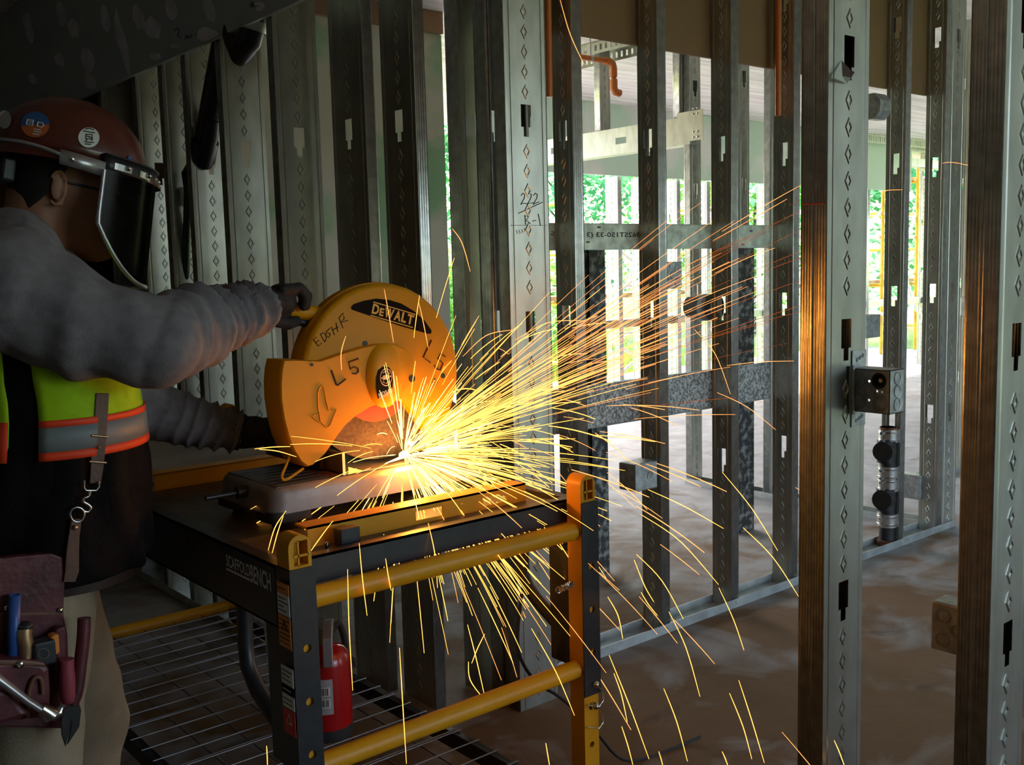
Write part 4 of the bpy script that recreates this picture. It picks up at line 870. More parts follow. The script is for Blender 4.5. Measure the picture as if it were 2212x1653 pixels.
tag(person, 'worker in grey sweatshirt and yellow safety vest leaning over the saw', 'person')
for sg in (-1, 1):                                    # ears: helix, lobe, hollow
    e = MB(); q = []
    for i in range(15): a = math.radians(-130+i*20); q.append(HL(-.040+.015*math.cos(a), sg*.079, -.014+.031*math.sin(a)))
    e.tube(q, [.0026+.0012*math.sin(PI*i/14) for i in range(15)], 8); e.ell(HL(-.038, sg*.075, -.012), .013, .005, .026, 12, 8, HB); e.ell(HL(-.031, sg*.077, -.040), .007, .005, .009, 10, 8, HB); e.ell(HL(-.028, sg*.078, -.016), .004, .004, .008, 8, 6, HB)
    remesh(e, 'ear', 'skin', .0022, 3, parent=person)
# hair under the hat, at the nape and temples
b = MB(); rings = []
for i in range(9):
    u = .055-.125*i/8; k = 1-.10*(i/8)**2; rings.append([HL(-.004+.101*k*math.cos(a), .081*k*math.sin(a), u) for a in [math.radians(t) for t in np.linspace(100+i*i*.75, 260-i*i*.75, 25)]])
b.loft(rings, False, False, 0, False); b.build('hair', 'hair', person, smooth=80, solid=.006)
# safety glasses behind the visor
b = MB()
for sg in (-1, 1):
    b.tube([HL(.098-.018*math.cos(a)*0+ -.012*abs(math.cos(a)), sg*(.030+.026*math.cos(a)), -.008+.018*math.sin(a)) for a in [2*PI*i/18 for i in range(18)]], .0022, 6, closed=True)
    b.tube([HL(.088, sg*.056, -.004), HL(.03, sg*.076, 0), HL(-.03, sg*.080, 0)], .002, 6)
g = b.build('safety_glasses', 'black', person, smooth=60)
# --- sweatshirt
def seg_t(p, a, b_):
    d = b_-a; t = max(0, min(1, (p-a).dot(d)/d.length_squared)); return t, (p-(a+d*t)).length
def fold(p, n):
    d = noise.noise(p*9)*.008+noise.noise(p*22)*.0035
    t, q = seg_t(p, ELR, WRR)
    if q < .12:
        w_ = t*(1-.25*t); ph = 34*t+2.6*noise.noise(p*10)
        d += (.032*w_)*(1.15-1.9*abs(math.sin(ph*.5+.8*n.y))**.7+.25*math.sin(2.1*ph+1))*(.62+.38*max(-.5, n.z))
    t, q = seg_t(p, SHR, ELR)
    if q < .16 and t > .1: d += .008*math.sin(16*t+14*(p.z-1.3)+3*noise.noise(p*6))*t
    t, q = seg_t(p, ELL, WRL)
    if q < .1: d += .010*t*(1-1.8*abs(math.sin(20*t+1.6*noise.noise(p*11)))**.7)
    return d
b = MB()
b.loft([torso_ring(z, .004) for z in (.90, 1.0, 1.1, 1.2, 1.28, 1.34, 1.38)])
cap(b, [Vector((.50, 2.0, 1.36)), SHR, SHR.lerp(ELR, .5)+Vector((0, 0, -.016)), ELR, ELR.lerp(WRR, .5), WRR.lerp(ELR, .06)], [.10, .112, .097, .079, .063, .046], 18)
cap(b, [Vector((.53, 2.2, 1.35)), SHL, SHL.lerp(ELL, .5), ELL, ELL.lerp(WRL, .5), WRL.lerp(ELL, .05)], [.09, .10, .085, .068, .056, .044], 18)
b.tube([Vector((.55, 2.1, 1.30)), Vector((.545, 2.1, 1.38)), Vector((.548, 2.095, 1.405))], [.13, .095, .078], 20)
sw = remesh(b, 'sweatshirt', 'cloth', .005, 5, parent=person, fold=fold)
# shoulder seam
b = MB(); b.tube(smooth_pts([P(118, 545, 'Y', 1.80)+Vector((0, .0, 0)), P(80, 560, 'Y', 1.80), P(45, 600, 'Y', 1.79), P(20, 660, 'Y', 1.79), P(12, 730, 'Y', 1.80)], 5), .0022, 6)
# --- vest shell and tapes
zo = lambda py: P(190, py, 'Y', 1.92).z
def shell(nm, z0, z1, off, a0, a1, m_, par, nz=6, solid=.003):
    b = MB(); zs = [z0+(z1-z0)*i/nz for i in range(nz+1)]
    b.loft([torso_ring(z, off+.004*math.sin(z*9), 40, a0, a1, False) for z in zs], False, False, 0, False); return b.build(nm, m_, par, smooth=60, solid=solid)
R_ = math.radians; zA, zB, zC, zD = zo(896), zo(910), zo(962), zo(980)
vest = shell('safety_vest', zD, 1.36, .016, R_(-112), R_(100), 'vest', person, 10)
shell('orange_tape', zB, zA, .020, R_(-112), R_(100), 'vest_orange', vest, 2); shell('reflective_tape', zC, zB, .020, R_(-112), R_(100), 'vest_grey', vest, 2); shell('orange_tape', zD, zC, .020, R_(-112), R_(100), 'vest_orange', vest, 2)
vb = shell('safety_vest_back', zD, 1.36, .016, R_(120), R_(232), 'vest', person, 10); shell('reflective_tape', zD, zA, .020, R_(120), R_(232), 'vest_orange', vb, 2)
b = MB(); b.tube(smooth_pts([P(-30, 540, 'Y', 1.98), P(0, 527, 'Y', 1.98), P(25, 520, 'Y', 1.99), P(45, 527, 'Y', 2.0)], 4), .012, 8, flat=.4); b.build('vest_strap', 'vest', person, smooth=60)
shell('jacket_side', .84, 1.20, .012, R_(-135), R_(-105), 'darkcloth', person, 8)
# dark jacket below the vest
b = MB(); zs = [.775, .80, .85, .92, .98, zD+.03]; offs = [.030, .032, .030, .022, .018, .010]
b.loft([torso_ring(z, o_) for z, o_ in zip(zs, offs)], True)
def jf(p, n): return noise.noise(p*8)*.010+.006*math.sin(60*math.atan2(p.y-2.1, p.x-.56)/6+5*noise.noise(p*4))
remesh(b, 'jacket', 'darkcloth', .008, 4, parent=person, fold=jf)
# --- trousers
def pf(p, n): return noise.noise(p*7)*.008+.0018*math.sin(p.z*55+5*noise.noise(p*6))
b = MB()
cap(b, [Vector((.545, 2.05, .88)), HIPR, HIPR.lerp(KNR, .5), KNR, KNR.lerp(ANR, .5), ANR], [.10, .10, .10, .088, .080, .072], 18)
cap(b, [Vector((.55, 2.15, .88)), HIPL, HIPL.lerp(KNL, .5), KNL, KNL.lerp(ANL, .5), ANL], [.10, .10, .10, .088, .080, .072], 18)
remesh(b, 'trousers', 'pants', .008, 5, parent=person, fold=pf)
for an in (ANR, ANL):
    b = MB(); b.ell(an+Vector((.07, 0, -.025)), .14, .05, .045, 18, 10); b.tube([an+Vector((0, 0, .08)), an+Vector((0, 0, -.03))], [.05, .052], 14); bt = remesh(b, 'boot', 'strap', .006, 3, parent=person)
# --- gloves
def finger(mb, pts, r): cap(mb, [Vector(p) for p in pts], [r, r*.98, r*.93, r*.84][:len(pts)], 10)
hy = GY+.05
def G(px, py, dy=0): return P(px, py, 'Y', hy+dy)
b = MB(); b.ell(G(598, 654), .042, .046, .034, 16, 10); b.tube([WRR.lerp(ELR, .12), WRR, G(590, 650)], [.037, .036, .033], 14); b.ell(G(610, 632), .028, .046, .020, 16, 10)
for k, (dy, ext) in enumerate(((-.036, .92), (-.013, 1.0), (.011, .97), (.034, .85))):
    finger(b, [G(612, 626, dy), G(612+36*ext, 622+k, dy), G(612+52*ext, 640, dy), G(612+48*ext, 662, dy*.9)], .0130)
finger(b, [G(586, 676, -.032), G(600, 694, -.030), G(622, 700, -.024), G(640, 694, -.016)], .0145)
gr = remesh(b, 'right_glove', 'glove', .0030, 3, parent=person)
MB().tube([WRR.lerp(ELR, .10)+Vector((0, 0, 0)), WRR.lerp(ELR, .02)], .040, 18).build('glove_cuff', 'glove', gr, smooth=60, bevel=.003)
ly = 2.14
def GL(px, py, dy=0): return P(px, py, 'Y', ly+dy)
b = MB(); b.ell(GL(572, 932), .042, .036, .032, 16, 10); b.tube([WRL.lerp(ELL, .12), WRL, GL(560, 932)], [.040, .038, .036], 14); b.ell(GL(592, 920), .03, .036, .024, 16, 10)
for k, (dy, ext, py) in enumerate(((-.032, .95, 925), (-.012, 1.0, 918), (.010, .97, 914), (.030, .85, 914))):
    finger(b, [GL(592, py-5, dy), GL(592+34*ext, py-4, dy), GL(592+56*ext, py+12, dy), GL(592+60*ext, py+34, dy)], .0112)
finger(b, [GL(575, 955, -.03), GL(592, 972, -.036), GL(614, 978, -.034), GL(630, 972, -.03)], .0118)
gl = remesh(b, 'left_glove', 'glove', .0032, 3, parent=person)
MB().tube([WRL.lerp(ELL, .10), WRL.lerp(ELL, .0)], .043, 18).build('glove_cuff', 'glove', gl, smooth=60, bevel=.003)
# ============================================================ hard hat with face shield
hat = thing('hard_hat', 'maroon hard hat with stickers and a dark face shield on the worker', 'hard hat', HL(0, 0, .04))
AH, BHh, CH, U0 = .141, .116, .124, .046
b = MB(); rings = []
for i in range(13):
    t = PI/2*i/12; rings.append([HL(AH*math.cos(t)*math.cos(2*PI*j/48), BHh*math.cos(t)*math.sin(2*PI*j/48), U0+CH*math.sin(t)**.96) if i < 12 else HL(.004*math.cos(2*PI*j/48), .004*math.sin(2*PI*j/48), U0+CH) for j in range(48)])
b.loft(rings, False); b.v += []; b.f.append(tuple(range(12*48, 13*48))); b.mi.append(0)
b.build('shell', 'helmet', hat, smooth=60, solid=.004)
b = MB(); b.loft([[HL((AH+d)*math.cos(2*PI*j/48)+(.022*max(0, math.cos(2*PI*j/48))**3 if d > .005 else 0), (BHh+d)*math.sin(2*PI*j/48), U0+z) for j in range(48)] for d, z in ((.0, .006), (.008, -.002), (.013, -.010), (.012, -.014), (.0, -.008))], False, True)
b.build('brim', 'helmet', hat, smooth=60)
b = MB(); b.loft([[HL((.03+.0*u)*0+x*.0+f, s, u) for f, s, u in [(-.07+.14*i/12, sg*.016, U0+CH*math.sqrt(max(0, 1-((-.07+.14*i/12)/AH)**2-(.016/BHh)**2))+h_) for i in range(13)]] for sg, h_, x in ((-1, -.002, 0), (-.6, .004, 0), (.6, .004, 0), (1, -.002, 0))], False, False, 0, False); b.build('crown_ridge', 'helmet', hat, smooth=60)
def helm_hit(px, py, off=.0045):
    d = (RX*((px-W/2)/FPX)+UX*(-(py-H/2)/FPX)+FX).normalized(); o_ = CAMP-(Hc+hu*U0)
    S = Vector((1/(AH+off), 1/(BHh+off), 1/(CH+off))); oo = Vector((o_.dot(hf), o_.dot(hs), o_.dot(hu)))*1; dd = Vector((d.dot(hf), d.dot(hs), d.dot(hu)))
    oo = Vector((oo.x*S.x, oo.y*S.y, oo.z*S.z)); dd = Vector((dd.x*S.x, dd.y*S.y, dd.z*S.z))
    A_, B_, C_ = dd.dot(dd), 2*oo.dot(dd), oo.dot(oo)-1; D_ = B_*B_-4*A_*C_
    if D_ < 0: D_ = 0
    return CAMP+d*((-B_-math.sqrt(D_))/(2*A_))
def sticker(px, py, rx, ry, m_, nm, a0=0, a1=2*PI, off=.0045):
    b = MB(); n = 20; rings = [[helm_hit(px+rx*s*math.cos(a0+(a1-a0)*j/n), py+ry*s*math.sin(a0+(a1-a0)*j/n), off) for j in range(n+1)] for s in (.02, .35, .7, 1)]
    b.loft(rings, False, False, 0, False); return b.build(nm, m_, hat, smooth=80)
M['st_blue'] = mat('blue_sticker', (.02, .09, .28), .5); M['st_orange'] = mat('orange_sticker', (.45, .10, .02), .5)
sticker(76, 269, 31, 28, 'st_orange', 'round_sticker', off=.0043); sb_ = sticker(76, 269, 31, 28, 'st_blue', 'round_sticker', PI*.96, PI*2.0, off=.0049)
ink = MB()
def hstroke(pts, r=.0011, off=.0056): stroke(ink, [helm_hit(x, y, off) for x, y in pts], r)
for pts in ([(59, 258), (72, 260), (70, 271), (57, 269), (59, 258)], [(62, 262), (69, 263)], [(61, 266), (68, 267)], [(82, 264), (93, 266), (94, 272), (88, 275), (80, 272), (82, 264)], [(74, 279), (88, 281)], [(73, 284), (89, 286)], [(71, 289), (84, 291)]): hstroke(pts)
ink.build('sticker_print', 'decal_white', sb_)
sticker(192, 297, 23, 22, 'decal_white', 'round_sticker'); ink = MB()
for pts in ([(180, 283), (205, 287)], [(185, 279), (194, 277), (203, 281)], [(186, 290), (200, 291), (200, 300), (186, 300), (186, 290)], [(188, 294), (198, 297)], [(188, 300), (187, 304)], [(198, 300), (199, 304)], [(182, 306), (203, 308)], [(184, 311), (196, 312)]): hstroke(pts, .0010)
ink.build('sticker_print', 'marker', hat)
sticker(10, 258, 14, 20, 'decal_grey', 'worn_sticker'); sticker(281, 344, 4, 8, 'st_blue', 'small_sticker')
# visor carrier
def VA(th, du=0, df=0): return HL((.160+df)*math.cos(th), (.128+df)*math.sin(th), .042+du)
th0 = R_(82)
b = MB(); n = 30; angs = [-th0+2*th0*i/n for i in range(n+1)]
b.loft([[VA(a, d) for a in angs] for d in (-.018, .018)], False, False, 0, False); fr = b.build('visor_carrier', 'black', hat, smooth=60, solid=.005)
b = MB(); b.loft([[VA(a, .018, d) for a in angs] for d in (-.014, .006)], False, False, 0, False); b.build('carrier_lip', 'black', hat, smooth=60, solid=.003)
for a0 in (-68, -46, -22, 0, 22, 46, 68):
    a = R_(a0); b = MB(); b.loft([[VA(a+R_(t), d, .0032) for t in (-7, -5, 0, 5, 7)] for d in (-.006, .006)], False, False, 0, False); b.build('carrier_slot', 'alu', fr, solid=.001)
    MB().ell(VA(a+R_(3), .002, .006), .005, .005, .005, 8, 6).build('rivet', 'chrome', fr, smooth=60)
for sg in (-1, 1):
    b = MB(); b.loft([[HL(f, sg*(s), u+d) for f, s, u in ((-.055, .1245, .036), (-.02, .1285, .034), (.025, .129, .030))] for d in (-.013, .014)], False, False, 0, False); br = b.build('side_bracket', 'alu', hat, smooth=60, solid=.003)
    MB().ell(HL(-.035, sg*.130, .036), .006, .004, .006, 10, 6).build('rivet', 'chrome', br, smooth=60)
    b = MB(); b.tube(smooth_pts([HL(-.055, sg*.125, .040), HL(-.085, sg*.115, .047), HL(-.115, sg*.09, .052), HL(-.145, sg*.05, .054), HL(-.155, 0, .054)], 4), .0035, 8); b.build('spring_cable', 'alu', hat, smooth=60)
b = MB(); b.tube([HL(-.115+.0*i, 0, .03) for i in range(2)][0:1]+[HL(-.118, .02, .0)], .012, 8); 
MB().obox(HL(-.118, 0, .005), hf, hs, hu, .012, .05, .022).build('ratchet_strap', 'black', hat, bevel=.005)
# visor sheet
def ubot(th): t = abs(th)/th0; return -.168 if t < .40 else -.168+.098*((t-.40)/.60)**2.4
b = MB(); nr = 10; rings = []
for i in range(nr+1):
    t = i/nr; rings.append([HL((.163+.004*t)*math.cos(a), (.131+.003*t)*math.sin(a), .032+t*(ubot(a)-.032)) for a in angs])
b.loft(rings, False, False, 0, False); b.build('visor', 'visor', hat, smooth=80)
edge = [HL(.164*math.cos(-th0), .132*math.sin(-th0), .03-.10*i/5) for i in range(5)]+[HL(.167*math.cos(a), .134*math.sin(a), ubot(a)) for a in angs]+[HL(.164*math.cos(th0), .132*math.sin(th0), .03-.10*(4-i)/5) for i in range(5)]
b = MB(); b.tube(edge, .0048, 8, flat=.9); b.build('visor_trim', 'alu', hat, smooth=60)
# ============================================================ tool belt
belt = thing('tool_belt', 'maroon leather tool belt with pouches and suspender strap on the worker', 'tool belt', (.50, 1.87, .50))
BYq = 1.868
def plate(pxs, y, th, nm, m_, par=belt, bev=.003): return MB().prism([P(x, yy, 'Y', y) for x, yy in pxs], (0, th, 0)).build(nm, m_, par, bevel=bev)
b = MB(); b.loft([torso_ring(z, o_, 40) for z, o_ in ((.755, .010), (.755, .016), (.79, .016), (.79, .010))], False, True); b.build('belt', 'belt', belt, smooth=60)
plate([(-40, 1210), (110, 1196), (135, 1205), (140, 1260), (138, 1330), (146, 1370), (150, 1450), (142, 1575), (-40, 1570)], BYq+.012, .022, 'back_panel', 'leather')
plate([(-40, 1325), (135, 1322), (136, 1328), (-40, 1331)], BYq+.009, .004, 'panel_seam', 'strap', bev=0)
for px, py in ((14, 1314), (130, 1319)): MB().ell(P(px, py, 'Y', BYq+.010), .0055, .004, .0055, 10, 6).build('rivet', 'chrome', belt, smooth=60)
pouch = plate([(-40, 1428), (60, 1428), (95, 1432), (108, 1445), (112, 1500), (108, 1552), (40, 1560), (-40, 1555)], BYq-.045, .055, 'pouch', 'leather', bev=.010)
plate([(-40, 1426), (60, 1427), (96, 1432), (100, 1442), (60, 1440), (-40, 1438)], BYq-.050, .008, 'pouch_rim', 'strap')
MB().ell(P(44, 1436, 'Y', BYq-.052), .007, .004, .007, 10, 6).build('rivet', 'chrome', belt, smooth=60); MB().ell(P(16, 1504, 'Y', BYq-.048), .005, .004, .005, 10, 6).build('rivet', 'chrome', belt, smooth=60)
MB().tube(smooth_pts([P(60, 1550, 'Y', BYq-.05), P(62, 1500, 'Y', BYq-.05), P(72, 1468, 'Y', BYq-.05), P(88, 1466, 'Y', BYq-.05), P(92, 1500, 'Y', BYq-.05)], 4), .004, 8).build('hammer_loop', 'strap', belt, smooth=60)
plate([(118, 1360), (142, 1352), (148, 1400), (150, 1470), (140, 1500), (118, 1480)], BYq-.012, .020, 'side_holster', 'leather', bev=.006)
plate([(-40, 1495), (20, 1492), (50, 1530), (70, 1545), (30, 1558), (-40, 1578)], BYq-.072, .018, 'small_pouch', 'leather', bev=.008)
# suspender strap
def ribbon(pxs, w_, th, nm, m_, Y): 
    L_, R2 = [], []
    for x, yy, ww in pxs: L_.append((x-ww/2, yy)); R2.append((x+ww/2, yy))
    return plate(L_+R2[::-1], Y, th, nm, m_, bev=.001)
SYs = 1.874
ribbon([(222, 850, 28), (219, 900, 29), (214, 960, 30), (210, 1010, 28), (206, 1045, 24)], 0, .006, 'suspender_strap', 'strap', SYs+.01)
for py, w_ in ((941, 36), (997, 36)):
    x = 216-(py-941)*.08; MB().cyl(P(x-w_/2, py, 'Y', SYs+.007), P(x+w_/2, py+3, 'Y', SYs+.007), .0022, 8).build('buckle_bar', 'brass', belt, smooth=60)
MB().tube([P(x, y, 'Y', SYs+.005) for x, y in ((182, 1038), (181, 1054), (186, 1060), (208, 1060), (214, 1052), (214, 1040))], .0022, 8).build('strap_ring', 'chrome', belt, smooth=60)
MB().tube(smooth_pts([P(x, y, 'Y', SYs+.003) for x, y in ((194, 1060), (192, 1072), (182, 1076), (180, 1084), (190, 1090), (196, 1098), (190, 1106), (180, 1104))], 4), .0030, 8).build('snap_hook', 'chrome', belt, smooth=60)
MB().tube([P(167+17*math.cos(a)*.9, 1112+16*math.sin(a), 'Y', SYs) for a in [2*PI*i/20 for i in range(20)]], .0022, 8, closed=True).build('strap_ring', 'chrome', belt, smooth=60)
ribbon([(166, 1122, 22), (160, 1160, 24), (157, 1200, 28), (156, 1235, 30), (150, 1258, 26)], 0, .007, 'lower_strap', 'strap', SYs)
MB().ell(P(163, 1140, 'Y', SYs-.003), .005, .004, .005, 10, 6).build('rivet', 'brass', belt, smooth=60)
MB().ell(P(214, 945+22, 'Y', SYs+.006), .003, .003, .003, 8, 6).build('strap_stud', 'brass', belt)
# tools in the pouch
def tool(nm, label, pos, cat): return thing(nm, label, cat, pos)
t = tool('plastic_tube', 'short blue plastic tube sticking out of the tool pouch', P(28, 1400, 'Y', BYq), 'tube')
a, e = P(32, 1285, 'Y', BYq-.008), P(27, 1445, 'Y', BYq-.008); MB().tube([a, e], .0088, 16, cap=False).build('tube_wall', 'blueplastic', t, smooth=40, solid=.002)
t = tool('socket_wrench', 'brassy rounded tool handle beside the blue tube', P(54, 1440, 'Y', BYq), 'tool')
MB().tube(smooth_pts([P(54, 1352, 'Y', BYq-.012), P(52, 1375, 'Y', BYq-.014), P(56, 1400, 'Y', BYq-.014), P(52, 1445, 'Y', BYq-.012)], 4), .0135, 14).build('tool_shank', 'brass', t, smooth=50); MB().ell(P(54, 1354, 'Y', BYq-.012), .0145, .0145, .010, 14, 8).build('tool_cap', 'iron', t, smooth=60)
t = tool('tape_measure', 'black tape measure with red edge in the tool pouch', P(92, 1425, 'Y', BYq), 'tape measure')
MB().obox(P(92, 1408, 'Y', BYq-.015), (1, 0, 0), (0, 1, 0), (0, 0, 1), .019, .016, .022).build('case', 'black', t, bevel=.005); MB().obox(P(116, 1390, 'Y', BYq-.012), (1, 0, .1), (0, 1, 0), (0, 0, 1), .007, .012, .018).build('grip', 'decal_orange', t, bevel=.004); MB().tube([P(94+12*math.cos(2*PI*i/18), 1412+11*math.sin(2*PI*i/18), 'Y', BYq-.0315) for i in range(18)], .0014, 6, closed=True).build('case_ring', 'chrome', t)
t = tool('tin_snips', 'tin snips with faded red grips hanging blades down', P(160, 1600, 'Y', BYq-.02), 'snips')
MB().tube(smooth_pts([P(144, 1424, 'Y', BYq-.03), P(145, 1460, 'Y', BYq-.03), P(147, 1500, 'Y', BYq-.028), P(150, 1512, 'Y', BYq-.026)], 4), [.0125]*4+[.0135]*6+[.0125]*3, 14).build('grip', 'pinkplastic', t, smooth=60)
MB().tube(smooth_pts([P(182, 1335, 'Y', BYq-.02), P(180, 1380, 'Y', BYq-.022), P(174, 1430, 'Y', BYq-.024), P(166, 1490, 'Y', BYq-.026), P(156, 1520, 'Y', BYq-.026)], 4), .0115, 14).build('grip', 'leather', t, smooth=60)
for s_, q in ((0, [(138, 1518), (156, 1512), (158, 1535), (152, 1575), (142, 1614), (134, 1590), (132, 1560)]), (1, [(156, 1512), (172, 1522), (176, 1535), (172, 1570), (146, 1610), (154, 1570)])): plate(q, BYq-.03+.005*s_, .005, 'blade', 'iron', t, .001)
t = tool('hammer', 'steel claw hammer hanging across the front of the pouch', P(60, 1560, 'Y', BYq-.08), 'hammer')
MB().tube([P(-40, 1440, 'Y', BYq-.08), P(0, 1470, 'Y', BYq-.08), P(60, 1515, 'Y', BYq-.08), P(92, 1535, 'Y', BYq-.08)], [.012, .013, .011, .010], 12, flat=.6).build('handle', 'alu', t, smooth=60); MB().tube([P(88, 1530, 'Y', BYq-.08), P(104, 1540, 'Y', BYq-.08), P(112, 1546, 'Y', BYq-.08)], [.011, .012, .014], 14).build('hammer_head', 'chrome', t, smooth=50)
MB().tube(smooth_pts([P(112, 1546, 'Y', BYq-.08), P(125, 1540, 'Y', BYq-.08), P(137, 1522, 'Y', BYq-.08)], 4), [.010]*6+[.006]*3, 10).build('claw', 'chrome', t, smooth=50)
# ============================================================ sparks
S0 = P(872, 985, 'Y', GY-.028); rnd = random.Random(11); G9 = Vector((0, 0, -9.8))
def lamp(nm, loc, e, r, col=(1, .30, .035)):
    l = bpy.data.lights.new(nm, 'POINT'); l.energy = e; l.color = col; l.shadow_soft_size = r
    o = bpy.data.objects.new(nm, l); COL.objects.link(o); o.location = loc
lamp('cut_glow', S0+Vector((.004, -.024, .008)), 4.5, .012)          # the white-hot cut itself; the sparks light the rest
M['spark_end'] = spark_mat('fading_spark', (1, .20, .03), .45)
def traj(d, v, t0, t1, n=8, drag=1.2):
    out = []
    for i in range(n+1):
        t = t0+(t1-t0)*i/n; s = (1-math.exp(-drag*t))/drag; out.append(S0+d*(v*s)+G9*(.5*t*t))
    return out
sh = MB()
def blocked(p):
    if p.y > GY-.03 and abs(p.x-gc.x) < gR and p.z > .88 and p.x < gc.x+.10: return True
    return p.z < .01 or p.x < .88
def streak(pts, r, age):
    if any(blocked(p) for p in pts[2:]): return
    k = len(pts); dd = (pts[k//2]-S0).length; dd += rnd.uniform(-.06, .12); mi = 0 if dd < .16 else (1 if dd < .5 else (2 if dd < 1.1 else 3))
    rs = [r*(.55+.45*math.sin(PI*min(1, (i+.5)/k))) for i in range(k)]
    sh.tube(pts, rs, 4, mi=mi)
def emit(n, el, az, v, t0, dur, r, back=0):
    for _ in range(n):
        e = math.radians(rnd.gauss(*el)); a = math.radians(rnd.gauss(*az)); sx = -1 if rnd.random() < back else 1
        d = Vector((sx*math.cos(e)*math.cos(a), math.cos(e)*math.sin(a), math.sin(e))); vv = rnd.uniform(*v); ta = rnd.uniform(*t0)*rnd.random()**.3
        tb = ta+rnd.uniform(*dur); streak(traj(d, vv, ta, tb), r*rnd.uniform(.6, 1.25), (ta+tb)/2)
emit(125, (20, 6), (-2, 5), (8, 13), (0, .10), (.02, .06), .0006)            # long jet up and through the opening
emit(40, (23, 3), (2, 3), (9, 14), (.05, .16), (.03, .06), .0006)
emit(150, (14, 24), (-8, 24), (3, 7), (0, .05), (.02, .05), .0007, .03)      # bright fan at the cut
emit(190, (-10, 26), (-18, 30), (2.5, 6), (0, .07), (.025, .06), .0007, .05)
emit(90, (70, 28), (-15, 40), (2, 4.2), (0, .05), (.02, .045), .0007, .3)
emit(175, (-25, 22), (-35, 35), (1.5, 4), (.02, .12), (.03, .06), .0008, .15)
emit(110, (10, 25), (-28, 32), (1.6, 4.5), (.10, .28), (.03, .06), .0009, .05)
emit(60, (60, 35), (-20, 60), (1.0, 2.6), (0, .10), (.04, .07), .0008, .5)
sp_o = sh.build('spark_shower', ['spark_hot', 'spark', 'spark_cool', 'spark_end'], org=S0)
tag(sp_o, 'shower of orange sparks flying off the cutting wheel', 'sparks', kind='stuff')
MB().ell((0, 0, 0), .012, .004, .007, 14, 10)
hs = MB(); hs.ell(S0+Vector((0, 0, .003)), .013, .005, .008, 14, 10); hs.ell(S0+Vector((.022, .0, .026)), .007, .004, .005, 12, 8)
hs.build('white_hot_spot', hot2, wp, smooth=80)
# isolated streaks traced one by one; depth follows from where they fall between bench and floor
ISO = [[(1560, 1020), (1625, 1100), (1680, 1190), 1.7], [(1605, 1140), (1670, 1205), (1727, 1292), 1.6], [(1400, 1058), (1480, 1095), (1563, 1142), 1.8], [(1385, 1112), (1470, 1170), (1552, 1263), 1.7], [(1553, 1270), (1585, 1340), (1607, 1405), 1.7], [(1375, 1198), (1430, 1255), (1476, 1337), 1.7], [(1445, 1322), (1482, 1400), (1512, 1505), 1.6], [(1316, 1416), (1360, 1525), (1402, 1640), 1.45], [(1326, 1455), (1342, 1500), (1355, 1560), 1.4], [(1434, 1488), (1462, 1560), (1485, 1645), 1.4], [(1596, 1470), (1625, 1560), (1651, 1648), 1.4], [(1576, 1498), (1605, 1570), (1624, 1640), 1.4], [(1343, 1570), (1356, 1610), (1367, 1652), 1.3], [(1802, 1600), (1813, 1625), (1826, 1660), 1.15], [(1560, 1624), (1567, 1640), (1574, 1660), 1.3], [(1423, 1624), (1428, 1640), (1433, 1660), 1.3], [(1179, 1606), (1183, 1630), (1188, 1660), 1.5], [(1148, 1358), (1200, 1450), (1241, 1546), 1.5], [(1010, 1350), (1028, 1420), (1046, 1500), 1.8], [(1047, 1370), (1032, 1400), (1019, 1433), 1.8], [(863, 1400), (870, 1520), (878, 1650), 1.5], [(776, 1174), (783, 1250), (793, 1330), 1.57], [(833, 1207), (838, 1240), (845, 1276), 1.57], [(751, 1230), (754, 1350), (762, 1492), 1.5], [(1012, 1430), (1016, 1470), (1046, 1512), 1.7], [(576, 1612), (577, 1630), (578, 1660), 1.5], [(618, 1104), (594, 1140), (579, 1190), 1.75], [(1549, 848), (1615, 880), (1676, 929), 1.9], [(1500, 712), (1545, 765), (1578, 852), 1.9], [(977, 494), (998, 525), (1016, 587), 1.8], [(1210, 0), (1232, 75), (1262, 140), 1.9], [(1000, 770), (1050, 725), (1105, 713), 1.85], [(1112, 735), (1185, 697), (1262, 693), 1.85], [(738, 800), (737, 762), (747, 726), 1.85], [(550, 970), (590, 966), (627, 965), 1.9], [(560, 971), (600, 975), (640, 987), 1.88], [(905, 655), (915, 700), (925, 752), 1.85], [(830, 625), (840, 680), (850, 740), 1.85], [(1035, 682), (1015, 715), (997, 745), 1.85], [(1385, 1280), (1400, 1305), (1420, 1330), 1.6], [(1313, 1290), (1335, 1330), (1345, 1380), 1.55], [(1900, 415), (1920, 411), (1950, 410), 1.9], [(2035, 353), (2060, 351), (2112, 362), 1.95], [(1370, 1210), (1392, 1265), (1412, 1300), 1.65], [(1700, 430), (1630, 470), (1540, 520), 2.0], [(1730, 400), (1650, 445), (1560, 500), 2.0], [(1674, 536), (1620, 555), (1545, 590), 2.0], [(1715, 780), (1640, 782), (1570, 790), 2.0], [(945, 1270), (940, 1200), (925, 1130), 1.62], [(588, 1195), (600, 1150), (612, 1115), 1.74]]
for q in ISO:
    y = q[-1]; pts = smooth_pts([P(a, b_, 'Y', y+.02*i) for i, (a, b_) in enumerate(q[:-1])], 5); k = len(pts)
    far = min(1.0, (pts[0]-CAMP).length/2.4); o = MB().tube(pts, [.00095*far*(.4+.6*math.sin(PI*(i+.5)/k)) for i in range(k)], 5).build('flying_spark', 'spark' if q[0][1] > 900 else 'spark_cool')
    tag(o, 'single spark streaking away from the orange shower', 'spark', 'single flying sparks')
